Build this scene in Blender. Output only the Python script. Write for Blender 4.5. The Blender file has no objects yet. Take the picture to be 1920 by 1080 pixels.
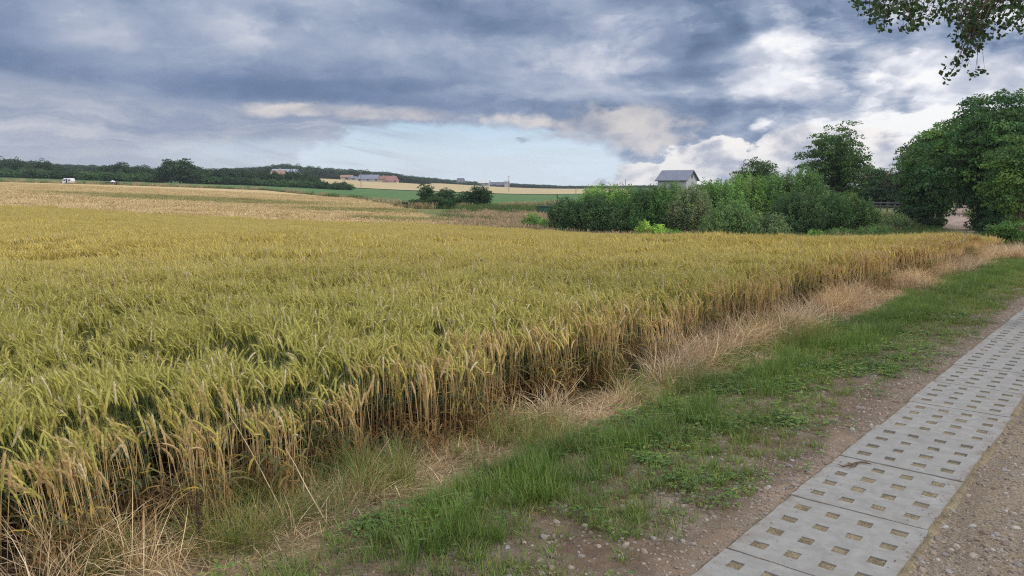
import bpy, math, random
import numpy as np
from mathutils import Vector, Matrix
sc = bpy.context.scene
R = math.radians
# ------------------------------------------------------------------ camera
F = 1450.0; HC = 1.75; PITCH = R(7.48)
cp, sp = math.cos(PITCH), math.sin(PITCH)
cam = bpy.data.cameras.new('camera'); camo = bpy.data.objects.new('camera', cam)
sc.collection.objects.link(camo); sc.camera = camo
camo.location = (0, 0, HC); camo.rotation_euler = (R(90) - PITCH, 0, 0)
cam.sensor_width = 36; cam.lens = 36 * F / 1920; cam.clip_start = 0.05; cam.clip_end = 6000
sc.view_settings.view_transform = 'Standard'; sc.view_settings.look = 'None'
sc.view_settings.gamma = 1; sc.view_settings.use_curve_mapping = False
sc.view_settings.exposure = 0.0
sc.cycles.use_denoising = False; sc.cycles.filter_width = 1.15; sc.cycles.sample_clamp_indirect = 4.0
sc.cycles.max_bounces = 6; sc.cycles.diffuse_bounces = 3; sc.cycles.glossy_bounces = 2
sc.cycles.transmission_bounces = 3; sc.cycles.transparent_max_bounces = 8; sc.cycles.volume_bounces = 0
sc.cycles.caustics_reflective = False; sc.cycles.caustics_refractive = False

def ray(x, y):
    a = (x - 960) / F; b = (540 - y) / F
    return a, cp + b * sp, -sp + b * cp
def azel(x, y):
    X, Y, Z = ray(x, y); return math.atan2(X, Y), math.atan2(Z, math.hypot(X, Y))
def at(x, y, Y):
    """point on the sight line through a photo pixel at depth Y metres"""
    a, b, c = ray(x, y); k = Y / b
    return a * k, Y, HC + c * k

# ------------------------------------------------------------------ world
SUN_EL, SUN_ROT = R(38), R(100)       # sun behind the right shoulder of the view, veiled by cloud
world = bpy.data.worlds.new('World'); sc.world = world; world.use_nodes = True
world.cycles.sampling_method = 'MANUAL'; world.cycles.sample_map_resolution = 256
wt = world.node_tree; wt.nodes.clear()

class X:
    """tiny expression helper over shader nodes"""
    def __init__(s, t, sock): s.t = t; s.s = sock
    def _m(s, op, o, rev=False):
        n = s.t.nodes.new('ShaderNodeMath'); n.operation = op
        a, b = (o, s) if rev else (s, o)
        for i, v in enumerate((a, b)):
            if v is None: continue
            if isinstance(v, X): s.t.links.new(v.s, n.inputs[i])
            else: n.inputs[i].default_value = v
        return X(s.t, n.outputs[0])
    def __add__(s, o): return s._m('ADD', o)
    __radd__ = __add__
    def __sub__(s, o): return s._m('SUBTRACT', o)
    def __rsub__(s, o): return s._m('SUBTRACT', o, True)
    def __mul__(s, o): return s._m('MULTIPLY', o)
    __rmul__ = __mul__
    def __truediv__(s, o): return s._m('DIVIDE', o)
    def pw(s, o): return s._m('POWER', o)
    def mx(s, o): return s._m('MAXIMUM', o)
    def mn(s, o): return s._m('MINIMUM', o)
    def at2(s, o): return s._m('ARCTAN2', o)
    def ab(s): return s._m('ABSOLUTE', None)
    def asin(s): return s._m('ARCSINE', None)
    def sm(s, a, b, lo=0.0, hi=1.0):
        n = s.t.nodes.new('ShaderNodeMapRange'); n.interpolation_type = 'SMOOTHSTEP'
        s.t.links.new(s.s, n.inputs[0])
        for i, v in enumerate((a, b, lo, hi)): n.inputs[i + 1].default_value = v
        return X(s.t, n.outputs[0])
    def lin(s, a, b, lo=0.0, hi=1.0):
        n = s.t.nodes.new('ShaderNodeMapRange'); s.t.links.new(s.s, n.inputs[0])
        for i, v in enumerate((a, b, lo, hi)): n.inputs[i + 1].default_value = v
        return X(s.t, n.outputs[0])
def comb(t, x, y, z):
    n = t.nodes.new('ShaderNodeCombineXYZ')
    for i, v in enumerate((x, y, z)):
        if isinstance(v, X): t.links.new(v.s, n.inputs[i])
        else: n.inputs[i].default_value = v
    return n.outputs[0]
def sep(t, sock):
    n = t.nodes.new('ShaderNodeSeparateXYZ'); t.links.new(sock, n.inputs[0])
    return [X(t, n.outputs[i]) for i in range(3)]
def noise(t, vec, scale, detail=4, rough=.55, dist=0.0):
    n = t.nodes.new('ShaderNodeTexNoise'); t.links.new(vec, n.inputs['Vector'])
    n.inputs['Scale'].default_value = scale; n.inputs['Detail'].default_value = detail
    n.inputs['Roughness'].default_value = rough; n.inputs['Distortion'].default_value = dist
    return X(t, n.outputs[0])
def mixc(t, f, a, b, mode='MIX'):
    n = t.nodes.new('ShaderNodeMix'); n.data_type = 'RGBA'; n.blend_type = mode
    for i, v in ((0, f), (6, a), (7, b)):
        if isinstance(v, X): t.links.new(v.s, n.inputs[i])
        elif isinstance(v, bpy.types.NodeSocket): t.links.new(v, n.inputs[i])
        elif i == 0: n.inputs[i].default_value = v
        else: n.inputs[i].default_value = (*v, 1) if len(v) == 3 else v
    return n.outputs[2]
def srgb(r, g, b):
    f = lambda c: ((c / 255 + .055) / 1.055) ** 2.4 if c > 10 else c / 255 / 12.92
    return (f(r), f(g), f(b))

def build_sky():
    t = wt
    tc = t.nodes.new('ShaderNodeTexCoord')
    dx, dy, dz = sep(t, tc.outputs['Generated'])
    az = dx.at2(dy); el = dz.mx(-1).mn(1).asin()
    # cloud-plane coordinates: layers flatten towards the horizon
    k = dz.mx(0.0) + 0.16
    pl = comb(t, dx / k, dy / k, 0.0)
    ae = comb(t, az * 1.0, el * 1.9, 0.3)
    w1 = noise(t, ae, 5.0, 5, .6) - .5
    w2 = noise(t, comb(t, az + 7.1, el * 2.2, 0.9), 5.5, 5, .6) - .5
    azw = az + w1 * 0.13; elw = el + w2 * 0.085
    fine1 = noise(t, comb(t, az * 1.0 + w1 * .10, el * 2.0 + w2 * .10, 2.0), 13.0, 7, .58)
    fine2 = noise(t, comb(t, az, el * 1.4, 11.0), 30.0, 6, .62, .3)
    def blob(cx, cy, rx, ry, warp=1, soft=(1.0, .25)):
        a, e = azel(cx, cy)
        A, B = (azw, elw) if warp else (az, el)
        u = (A - a) * (F / rx); v = (B - e) * (F / ry)
        d = (u * u + v * v).pw(.5)
        return d.sm(soft[0], soft[1])
    # --- brightness field of the cloud deck
    big = noise(t, pl, 1.1, 4, .55, .6)
    mid = noise(t, pl, 3.2, 6, .6, .5)
    # relief: difference of the field towards the light (up and to the right)
    cA = comb(t, az + w1 * .06, el * 1.7 + w2 * .05, 4.0)
    cB = comb(t, az + w1 * .06 + .016, el * 1.7 + w2 * .05 + .03, 4.0)
    nA = noise(t, cA, 6.5, 8, .55, .35); nB = noise(t, cB, 6.5, 3, .55, .35)
    relief = nA - nB
    rgt = az.sm(-.05, .62)
    cA2 = comb(t, az + w2 * .05, el * 2.1 + w1 * .04, 9.0); cB2 = comb(t, az + w2 * .05 + .03, el * 2.1 + w1 * .04 + .045, 9.0)
    rel2 = noise(t, cA2, 3.0, 6, .55, .3) - noise(t, cB2, 3.0, 3, .55, .3)
    bw = comb(t, az + w1 * .12 + w2 * .05, el * 1.9 + w2 * .10, 14.0)
    bil = (noise(t, bw, 4.2, 5, .5, .15) - .5).ab() * 2.0
    bil2 = (noise(t, comb(t, az + w1 * .1, el * 1.8 + w2 * .08, 21.0), 9.0, 5, .5, .1) - .5).ab() * 2.0
    puff_ = (.20 - bil) * .55 + (.20 - bil2) * .30
    B = .395 + puff_ * (rgt * .8 + .55) + (big - .5) * .34 + (mid - .5) * .14 + relief * (rgt * 1.7 + .45) + rel2 * (rgt * 1.2 + .9)
    add = [(100, 20, 520, 130, .03), (620, 60, 380, 75, .12), (1425, 115, 120, 70, .25), (1460, 160, 220, 45, .16),
           (1700, 120, 120, 60, .26), (1860, 170, 170, 90, .42), (1780, 50, 200, 40, .10), (1250, 75, 200, 90, .12), (1060, 130, 220, 110, .15),
           (1500, 205, 330, 35, .16), (1560, 255, 180, 45, .26), (1700, 220, 150, 26, .34), (760, 165, 200, 22, .10), (1400, 236, 38, 13, .55), (330, 60, 260, 50, .07), (900, 170, 220, 25, .12), (200, 250, 560, 60, .20),
           (0, 330, 900, 60, .30), (1820, 330, 250, 90, .4)]
    sub = [(150, 145, 720, 55, .17), (700, 165, 420, 36, .16), (800, 30, 330, 60, .20), (1000, 60, 160, 45, .14),
           (1290, 85, 120, 50, .22), (1340, 215, 260, 36, .25), (1150, 215, 130, 30, .12), (1260, 150, 240, 30, .12), (1360, 262, 110, 45, .30), (1590, 120, 110, 60, .16), (1560, 205, 200, 22, .14), (1760, 165, 80, 26, .18), (1650, 190, 90, 30, .10), (1830, 210, 60, 18, .12)]
    nL = noise(t, comb(t, az + w2 * .10, el * 2.3 + w1 * .10, 31.0), 3.6, 9, .56, .25)
    nM = noise(t, comb(t, az + w1 * .08, el * 2.6 + w2 * .06, 41.0), 7.5, 9, .58, .2)
    B = B + (nL.sm(.485, .525) - .5) * (rgt * .12 + .07) + (nM.sm(.50, .54) - .5) * (rgt * .12 + .04)
    for b in add: B = B + blob(*b[:4]) * b[4]
    for b in sub: B = B - blob(*b[:4]) * b[4]
    B = B + (fine1 - .5) * (rgt * .22 + .10)
    B = B + rgt * .03 + (fine2 - .5) * (rgt * .16 + .03)
    ramp = t.nodes.new('ShaderNodeValToRGB'); cr = ramp.color_ramp
    t.links.new(B.s, ramp.inputs[0])
    stops = [(0.0, srgb(92, 111, 142)), (.20, srgb(108, 129, 161)), (.38, srgb(134, 151, 180)), (.54, srgb(165, 177, 200)),
             (.72, srgb(204, 209, 222)), (.88, srgb(238, 240, 248)), (1.0, srgb(255, 255, 255))]
    while len(cr.elements) < len(stops): cr.elements.new(.5)
    for e, (p, c) in zip(cr.elements, stops): e.position = p; e.color = (*c, 1)
    cloud = ramp.outputs[0]
    # low pale veil along the horizon, left half
    veil = el.sm(.20, .01) * az.sm(.12, -.30)
    stripes = noise(t, comb(t, az * 1.2 + w2 * .2, el * 9 + w1 * .8, 1.0), 3.2, 6, .6, .4)
    vc = mixc(t, (stripes * .75 + fine1 * .25).sm(.36, .64), srgb(142, 155, 182), srgb(200, 203, 212))
    fc = t.nodes.new('ShaderNodeFloatCurve'); cu = fc.mapping.curves[0]
    pts = [(azel(px, py)) for px, py in ((-300, 90), (0, 128), (250, 163), (440, 190), (600, 186), (700, 197), (830, 214), (1000, 222))]
    nrm = lambda a: (a + .9) / 1.2
    while len(cu.points) < len(pts): cu.points.new(.5, .5)
    for p_, (a, e) in zip(cu.points, pts): p_.location = (nrm(a), e * 3)
    fc.mapping.update(); t.links.new(((az + .9) / 1.2).s, fc.inputs['Value'])
    eline = X(t, fc.outputs[0]) / 3.0 + w1 * .035 + (fine1 - .5) * .02 - el
    under = eline.sm(-.004, .012) * az.sm(.02, -.10)
    vc = mixc(t, (el + w1 * .03).sm(.065, .125) * .72, vc, srgb(128, 146, 178))
    vc = mixc(t, el.sm(.06, .02) * .5, vc, srgb(190, 197, 206))
    cloud = mixc(t, eline.sm(-.10, .0) * eline.sm(.004, -.004) * az.sm(.05, -.10) * .45, cloud, srgb(110, 130, 166))
    cloud = mixc(t, under * .92, cloud, vc)
    # --- clear gap: real sky behind
    sky = t.nodes.new('ShaderNodeTexSky'); sky.sky_type = 'NISHITA'; sky.sun_disc = False
    sky.sun_elevation = SUN_EL; sky.sun_rotation = SUN_ROT; sky.altitude = 50; sky.air_density = 1.0; sky.dust_density = .6
    gr = t.nodes.new('ShaderNodeMix'); gr.data_type = 'RGBA'
    hz = el.sm(.11, .0)
    # thin milky cirrus over the blue
    cir = noise(t, comb(t, az * 1.5, el * 9, 5.0), 3.0, 5, .6, .5).sm(.42, .72) * .2 + hz * .2 + .72
    # --- cover mask
    edge = (fine1 - .5) * .85 + (fine2 - .5) * .3
    def region(cx, cy, rx, ry, s=.35):
        a, e = azel(cx, cy)
        u = (azw * .35 + az * .65 - a) * (F / rx); v = (elw * .35 + el * .65 - e) * (F / ry)
        return ((u * u + v * v).pw(.5) + edge * s)
    g1 = region(860, 300, 330, 74, .8).sm(1.0, .80)
    g2 = region(930, 345, 460, 62, .6).sm(1.0, .74)
    g3 = region(560, 300, 330, 50, 1.0).sm(1.0, .35) * .55
    gap = g1.mx(g2).mx(g3)
    # wisps reaching into the gap from the left
    wis = noise(t, comb(t, az * 1.3, el * 11 + az * 2.2, 8.0), 4.5, 6, .6, .3).sm(.46, .66) * az.sm(.0, -.28)
    gap = gap * (1.0 - wis * .8) * (1.0 - (blob(955, 272, 17, 7) + blob(1195, 300, 14, 9) * .6).mn(1.0) * .8)
    # --- low lit cumulus (white) right of the gap
    cum = None
    for (cx, cy, rx, ry) in [(1215, 330, 75, 34), (1290, 310, 75, 46), (1340, 300, 60, 44), (1390, 320, 70, 36), (1250, 352, 150, 32), (1455, 290, 50, 40), (1500, 275, 75, 38), (1580, 270, 90, 34), (1660, 330, 110, 60), (1400, 350, 200, 36), (1530, 325, 140, 50), (1600, 355, 300, 45)]:
        d = (region(cx, cy, rx, ry, 1.25) + (fine2 - .5) * .55).sm(1.0, .84)
        cum = d if cum is None else cum.mx(d)
    cshade = (relief * 3.6 + .60 + (fine1 - .5) * .9 + (fine2 - .5) * .9 - blob(1380, 338, 150, 14) * .15 - blob(1560, 315, 60, 24) * .35 - blob(1620, 250, 120, 16) * .2)
    cc = mixc(t, cshade.sm(.15, .85), srgb(176, 182, 200), srgb(255, 251, 247))
    # --- cream-grey middle cloud between gap and cumulus, and the lit rim above the gap
    crm = None
    for (cx, cy, rx, ry) in [(1160, 230, 150, 36), (1090, 250, 100, 28), (1200, 262, 110, 28), (740, 212, 170, 15), (560, 206, 130, 14), (1000, 230, 130, 20)]:
        d = (region(cx, cy, rx, ry, 1.3) + (fine2 - .5) * .9 + (nM - .5) * 1.6).sm(1.05, .35)
        crm = d if crm is None else crm.mx(d)
    cm = mixc(t, (relief * 3.0 + .5 + (fine1 - .5) * .8).sm(.1, .9), srgb(152, 160, 180), srgb(234, 226, 220))
    cloud2 = mixc(t, crm * .8, cloud, cm)
    # unseen sky behind and above the viewer, brightened to add fill light
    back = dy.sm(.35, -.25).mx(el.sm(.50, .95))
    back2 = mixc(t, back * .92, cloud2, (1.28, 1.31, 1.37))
    below = el.sm(-.002, -.03)
    bgc = t.nodes.new('ShaderNodeBackground'); bgc.inputs[1].default_value = 1.0
    bgs = t.nodes.new('ShaderNodeBackground'); bgs.inputs[1].default_value = .085
    t.links.new(sky.outputs[0], bgs.inputs[0])
    bgw = t.nodes.new('ShaderNodeBackground'); bgw.inputs[1].default_value = 1.0
    t.links.new(mixc(t, el.sm(.13, .02), srgb(162, 204, 240), srgb(225, 239, 251)), bgw.inputs[0])
    def mxs(f, a, b):
        n = t.nodes.new('ShaderNodeMixShader')
        if isinstance(f, X): t.links.new(f.s, n.inputs[0])
        else: n.inputs[0].default_value = f
        t.links.new(a, n.inputs[1]); t.links.new(b, n.inputs[2]); return n.outputs[0]
    clear = mxs(cir.mn(1.0), bgs.outputs[0], bgw.outputs[0])
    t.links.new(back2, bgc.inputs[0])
    bgq = t.nodes.new('ShaderNodeBackground'); t.links.new(cc, bgq.inputs[0])
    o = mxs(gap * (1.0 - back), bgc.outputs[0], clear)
    o = mxs(crm * gap * .9, o, bgc.outputs[0])
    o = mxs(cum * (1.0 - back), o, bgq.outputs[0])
    bgd = t.nodes.new('ShaderNodeBackground'); bgd.inputs[0].default_value = (.10, .10, .06, 1)
    o = mxs(below, o, bgd.outputs[0])
    out = t.nodes.new('ShaderNodeOutputWorld'); t.links.new(o, out.inputs[0])
build_sky()
sunl = bpy.data.lights.new('sun', 'SUN'); suno = bpy.data.objects.new('sun', sunl); sc.collection.objects.link(suno)
sunl.energy = 1.75; sunl.angle = R(9); sunl.color = (1.0, .95, .87)
sd = Vector((math.sin(SUN_ROT) * math.cos(SUN_EL), math.cos(SUN_ROT) * math.cos(SUN_EL), math.sin(SUN_EL)))
suno.rotation_euler = sd.to_track_quat('Z', 'Y').to_euler(); suno.location = (0, 0, 60)

# ------------------------------------------------------------------ helpers
rng = np.random.default_rng(7); random.seed(7)
_T = np.random.default_rng(99).random((256, 256))
def vn(x, y, s, o=0):
    """value noise on arrays, 0..1"""
    x = np.asarray(x) * s + 37.3 * o + 500; y = np.asarray(y) * s + 11.7 * o + 500
    xi = np.floor(x).astype(int); yi = np.floor(y).astype(int); fx = x - xi; fy = y - yi
    fx = fx * fx * (3 - 2 * fx); fy = fy * fy * (3 - 2 * fy); g = lambda a, b: _T[a & 255, b & 255]
    return (g(xi, yi) * (1 - fx) + g(xi + 1, yi) * fx) * (1 - fy) + (g(xi, yi + 1) * (1 - fx) + g(xi + 1, yi + 1) * fx) * fy
def fb(x, y, s, o=0): return (vn(x, y, s, o) + .5 * vn(x, y, s * 2.1, o + 3) + .25 * vn(x, y, s * 4.3, o + 5)) / 1.75
def link(o, parent=None):
    sc.collection.objects.link(o)
    if parent: o.parent = parent
    return o
def tag(o, label=None, cat=None, group=None, kind=None):
    if label: o['label'] = label
    if cat: o['category'] = cat
    if group: o['group'] = group
    if kind: o['kind'] = kind
    return o
def empty(name, loc=(0, 0, 0), rz=0):
    o = bpy.data.objects.new(name, None); o.location = loc; o.rotation_euler = (0, 0, rz); o.empty_display_size = .3
    return link(o)
def raw_mesh(name, V, Fc, mat=None, col=None, smooth=False):
    """V (n,3); Fc list of arrays (m,3) and/or (m,4)"""
    me = bpy.data.meshes.new(name); V = np.asarray(V, np.float32)
    me.vertices.add(len(V)); me.vertices.foreach_set('co', V.ravel())
    Fc = [np.asarray(f, np.int32) for f in Fc if len(f)]
    loops = np.concatenate([f.ravel() for f in Fc]) if Fc else np.zeros(0, np.int32)
    tot = np.concatenate([np.full(len(f), f.shape[1], np.int32) for f in Fc]) if Fc else np.zeros(0, np.int32)
    if len(tot):
        me.loops.add(len(loops)); me.loops.foreach_set('vertex_index', loops)
        me.polygons.add(len(tot)); st = np.concatenate([[0], np.cumsum(tot)[:-1]]).astype(np.int32)
        me.polygons.foreach_set('loop_start', st); me.polygons.foreach_set('loop_total', tot)
        me.polygons.foreach_set('use_smooth', np.full(len(tot), smooth))
    if col is not None:
        a = me.attributes.new('col', 'FLOAT_COLOR', 'POINT')
        c = np.ones((len(V), 4), np.float32); c[:, :3] = np.asarray(col)[:, :3]; a.data.foreach_set('color', c.ravel())
    me.update(calc_edges=True)
    if mat: me.materials.append(mat)
    return me
class MB:
    """collects shapes with a colour per vertex and becomes ONE mesh"""
    def __init__(s): s.v = []; s.c = []; s.q = []; s.t = []
    def add(s, vs, quads=(), tris=(), col=(1, 1, 1)):
        b = len(s.v); s.v += [tuple(v) for v in vs]
        s.c += [col] * len(vs) if not isinstance(col, list) else col
        s.q += [tuple(i + b for i in f) for f in quads]; s.t += [tuple(i + b for i in f) for f in tris]
        return s
    def box(s, c, d, col=(1, 1, 1), rz=0.0, rx=0.0):
        x, y, z = d[0] / 2, d[1] / 2, d[2] / 2
        m = Matrix.Rotation(rz, 3, 'Z') @ Matrix.Rotation(rx, 3, 'X')
        P = [m @ Vector(p) + Vector(c) for p in ((-x, -y, -z), (x, -y, -z), (x, y, -z), (-x, y, -z), (-x, -y, z), (x, -y, z), (x, y, z), (-x, y, z))]
        return s.add(P, [(0, 3, 2, 1), (4, 5, 6, 7), (0, 1, 5, 4), (1, 2, 6, 5), (2, 3, 7, 6), (3, 0, 4, 7)], col=col)
    def tube(s, pts, rad, n=6, col=(1, 1, 1), cap=True):
        pts = [Vector(p) for p in pts]; ring = []; V = []; C = []
        for i, p in enumerate(pts):
            d = (pts[min(i + 1, len(pts) - 1)] - pts[max(i - 1, 0)]).normalized()
            u = d.orthogonal().normalized() if i == 0 else (u - d * u.dot(d)).normalized()
            w = d.cross(u)
            for k in range(n):
                a = 2 * math.pi * k / n; V.append(p + (u * math.cos(a) + w * math.sin(a)) * rad[i])
                C.append(col[i] if isinstance(col, list) else col)
        Q = [(i * n + k, i * n + (k + 1) % n, (i + 1) * n + (k + 1) % n, (i + 1) * n + k) for i in range(len(pts) - 1) for k in range(n)]
        T = []
        if cap:
            b = len(V); V += [pts[0], pts[-1]]; C += [C[0], C[-1]]
            T = [(b, (k + 1) % n, k) for k in range(n)] + [(b + 1, (len(pts) - 1) * n + k, (len(pts) - 1) * n + (k + 1) % n) for k in range(n)]
        return s.add(V, Q, T, C)
    def ribbon(s, pts, wid, side, col):
        V = []; C = []
        side = Vector(side)
        for i, p in enumerate(pts):
            p = Vector(p); V += [p - side * wid[i] / 2, p + side * wid[i] / 2]
            c = col[i] if isinstance(col, list) else col; C += [c, c]
        Q = [(2 * i, 2 * i + 1, 2 * i + 3, 2 * i + 2) for i in range(len(pts) - 1)]
        return s.add(V, Q, (), C)
    def mesh(s, name, mat, smooth=False):
        return raw_mesh(name, np.array(s.v), [np.array(s.q), np.array(s.t)], mat, np.array(s.c), smooth)
    def obj(s, name, mat, parent=None, smooth=False):
        return link(bpy.data.objects.new(name, s.mesh(name, mat, smooth)), parent)

# ------------------------------------------------------------------ materials
def mat_new(name):
    m = bpy.data.materials.new(name); m.use_nodes = True; t = m.node_tree; t.nodes.clear()
    return m, t
def out_pr(t, col, rough=.8, spec=.3, bump=None, bd=.02, bs=1.0, transl=None, metal=0.0):
    p = t.nodes.new('ShaderNodeBsdfPrincipled'); o = t.nodes.new('ShaderNodeOutputMaterial')
    if isinstance(col, bpy.types.NodeSocket): t.links.new(col, p.inputs['Base Color'])
    else: p.inputs['Base Color'].default_value = (*col, 1)
    if isinstance(rough, X): t.links.new(rough.s, p.inputs['Roughness'])
    else: p.inputs['Roughness'].default_value = rough
    p.inputs['Specular IOR Level'].default_value = spec; p.inputs['Metallic'].default_value = metal
    if bump is not None:
        b = t.nodes.new('ShaderNodeBump'); b.inputs['Distance'].default_value = bd; b.inputs['Strength'].default_value = bs
        t.links.new(bump.s, b.inputs['Height']); t.links.new(b.outputs[0], p.inputs['Normal'])
    sh = p.outputs[0]
    if transl:
        tr = t.nodes.new('ShaderNodeBsdfTranslucent'); mx = t.nodes.new('ShaderNodeMixShader'); mx.inputs[0].default_value = transl
        if isinstance(col, bpy.types.NodeSocket): t.links.new(col, tr.inputs[0])
        else: tr.inputs[0].default_value = (*col, 1)
        t.links.new(sh, mx.inputs[1]); t.links.new(tr.outputs[0], mx.inputs[2]); sh = mx.outputs[0]
    t.links.new(sh, o.inputs[0])
def geo_pos(t): return t.nodes.new('ShaderNodeNewGeometry').outputs['Position']
def obj_pos(t): return t.nodes.new('ShaderNodeTexCoord').outputs['Object']
def attr(t, name='col'):
    n = t.nodes.new('ShaderNodeAttribute'); n.attribute_name = name; return n.outputs['Color'], n.outputs['Vector']
def voro(t, vec, scale, feat='F1', rnd=1.0):
    n = t.nodes.new('ShaderNodeTexVoronoi'); n.feature = feat; t.links.new(vec, n.inputs['Vector'])
    n.inputs['Scale'].default_value = scale; n.inputs['Randomness'].default_value = rnd
    return X(t, n.outputs['Distance']), (n.outputs['Color'] if feat == 'F1' else None)
def simple_mat(name, col, rough=.7, var=.12, scale=3.0, spec=.3, metal=0.0, space='obj'):
    m, t = mat_new(name); p = obj_pos(t)
    n = noise(t, p, scale, 5, .6)
    c = mixc(t, n.sm(.3, .7), tuple(v * (1 - var) for v in col), tuple(min(1, v * (1 + var)) for v in col))
    out_pr(t, c, rough, spec, metal=metal); return m
def leaf_mat(name, var=.25, transl=.28, rough=.55):
    """colour comes with the leaves; a slow world-space tint varies it"""
    m, t = mat_new(name); c, _ = attr(t); p = geo_pos(t)
    n = noise(t, p, .9, 3, .6)
    c2 = mixc(t, n.sm(.3, .7), (1 - var, 1 - var, 1 - var * .6), (1 + var, 1 + var * .8, 1 - var * .3))
    out_pr(t, mixc(t, 1.0, c, c2, 'MULTIPLY'), rough, .35, transl=transl); return m

# path frame: s runs along the concrete track, q to its right, camera at (0,0)
TH = R(40.3); DX, DY = math.sin(TH), math.cos(TH); NX, NY = math.cos(TH), -math.sin(TH)
def st(s, q): return s * DX + q * NX, s * DY + q * NY
def to_st(x, y): return x * DX + y * DY, x * NX + y * NY

# ------------------------------------------------------------------ terrain
COLS = [-900, 0, 250, 500, 750, 1000, 1250, 1500, 1920, 2800]
ROWS = [18, 28, 46, 60, 100, 180, 230, 350, 600, 900, 1700]
ZT = np.array([
 [0, 0, 0, 0, 0, 0, 0, 0, 0, 0],
 [0, -.05, -.2, -.45, -.55, -.66, -.80, -.88, -.70, -.5],
 [.1, .02, -.44, -.88, -1.07, -1.48, -1.85, -1.92, -1.20, -.7],
 [.3, .25, -.2, -.8, -1.15, -1.55, -1.75, -1.75, -1.40, -.8],
 [1.2, 1.03, .2, -.62, -1.1, -1.2, -1.2, -1.1, -.4, 0],
 [3, 2.3, 1.44, .2, -1.25, -1.5, -.4, -.2, 0, 0],
 [5, 4.05, 2.6, 1.35, -.87, -1.66, .4, 0, 0, 0],
 [8, 6.5, 4.5, 2.8, -.3, -2.2, -1, 0, 0, 0],
 [15, 13, 11.8, 9.8, 4.4, -1.8, -2, -1, 0, 0],
 [22, 21, 19, 16, 9, -1, .2, 0, 0, 0],
 [30, 30, 28, 22, 11, 0, 0, 0, 0, 0]], float)
_uc = np.array([(c - 960) / F * cp for c in COLS]); _ly = np.log(np.array(ROWS, float))
GU = np.linspace(_uc[0], _uc[-1], 180); GL = np.linspace(_ly[0], _ly[-1], 160)
_a = np.array([np.interp(GU, _uc, r) for r in ZT]); _g = np.array([np.interp(GL, _ly, _a[:, j]) for j in range(len(GU))]).T
def _blur(a, k, ax):
    w = np.hanning(2 * k + 3)[1:-1]; w /= w.sum()
    pad = [(0, 0), (0, 0)]; pad[ax] = (k, k); b = np.pad(a, pad, mode='edge')
    return np.apply_along_axis(lambda v: np.convolve(v, w, 'valid'), ax, b)
_g = _blur(_blur(_g, 5, 0), 7, 1); _g[0] = 0
def H(x, y):
    x = np.asarray(x, float); y = np.asarray(y, float); yy = np.maximum(y, 18.0)
    u = np.clip(x / yy, GU[0], GU[-1]); l = np.clip(np.log(yy), GL[0], GL[-1])
    fu = (u - GU[0]) / (GU[1] - GU[0]); fl = (l - GL[0]) / (GL[1] - GL[0])
    iu = np.minimum(fu.astype(int), len(GU) - 2); il = np.minimum(fl.astype(int), len(GL) - 2); fu -= iu; fl -= il
    z = (_g[il, iu] * (1 - fu) + _g[il, iu + 1] * fu) * (1 - fl) + (_g[il + 1, iu] * (1 - fu) + _g[il + 1, iu + 1] * fu) * fl
    fade = np.clip(1 - (np.abs(x / yy) - 1.3) / 1.2, 0, 1)
    s_, q_ = to_st(x, y)
    micro = (fb(x, y, 1.3, 2) - .5) * .05 * np.clip((np.abs(q_ + 1.14) - .42) / .5, 0, 1) * (y < 60)
    return z * fade + micro
def Hs(x, y): return float(H(np.array([x]), np.array([y]))[0])
def pu(px): return (px - 960) / F * cp

# ground sheet: rings round the viewer, fine in the sector that is seen
ang = np.concatenate([np.linspace(-math.pi, R(-42), 60, endpoint=False), np.linspace(R(-42), R(44), 520, endpoint=False), np.linspace(R(44), math.pi, 60)])
rad = np.concatenate([[.25], np.geomspace(.5, 2.2, 10, endpoint=False), np.geomspace(2.2, 1500, 290)])
A_, R_ = np.meshgrid(ang, rad); gx = R_ * np.sin(A_); gy = R_ * np.cos(A_); gz = H(gx, gy)
na, nr = len(ang), len(rad)
idx = np.arange(na * nr).reshape(nr, na)
q = np.stack([idx[:-1, :-1], idx[:-1, 1:], idx[1:, 1:], idx[1:, :-1]], -1).reshape(-1, 4)
q = q[:, ::-1]

m_ground, t = mat_new('ground_soil'); P = geo_pos(t); px_, py_, pz_ = sep(t, P)
q_ = px_ * NX + py_ * NY; s_ = px_ * DX + py_ * DY
P2 = comb(t, px_, py_, 0.0)
nl = noise(t, P2, .8, 4, .6); nm = noise(t, P2, 5.0, 6, .65); nf = noise(t, P2, 60.0, 4, .7); nf2 = noise(t, P2, 220.0, 3, .6)
vd, vc_ = voro(t, P2, 75.0); vd2, vc2 = voro(t, P2, 28.0)
stone = mixc(t, vd.sm(.2, .6), vc_, (.5, .5, .5)); sx, sy, sz = sep(t, vc_)
grav = mixc(t, nf.sm(.3, .7), (.130, .100, .074), (.33, .275, .21))
grav = mixc(t, sx.sm(.70, .78) * vd.sm(.55, .35), grav, mixc(t, sy, (.24, .21, .19), (.46, .43, .40)))
grav = mixc(t, sx.sm(.22, .14) * vd.sm(.55, .35) * .7, grav, (.10, .075, .06))
grav = mixc(t, nf2.sm(.35, .65) * .35, grav, (.12, .085, .06))
qn = q_ + (nl - .5) * .9 + (nm - .5) * .35
moss = mixc(t, nm.sm(.35, .65), (.080, .050, .036), (.175, .125, .088))
verge = mixc(t, (nm * .45 + nl * .35 + nf * .2).sm(.42, .54), grav, moss)
sand = mixc(t, nf.sm(.3, .7), (.19, .135, .10), (.38, .29, .22))
c = mixc(t, qn.sm(-1.75, -1.45) * .75, verge, mixc(t, nm.sm(.4, .6), grav, sand))
rside = mixc(t, nm.sm(.35, .6), mixc(t, nf.sm(.3, .7), (.12, .09, .062), (.33, .26, .185)), grav)
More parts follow.
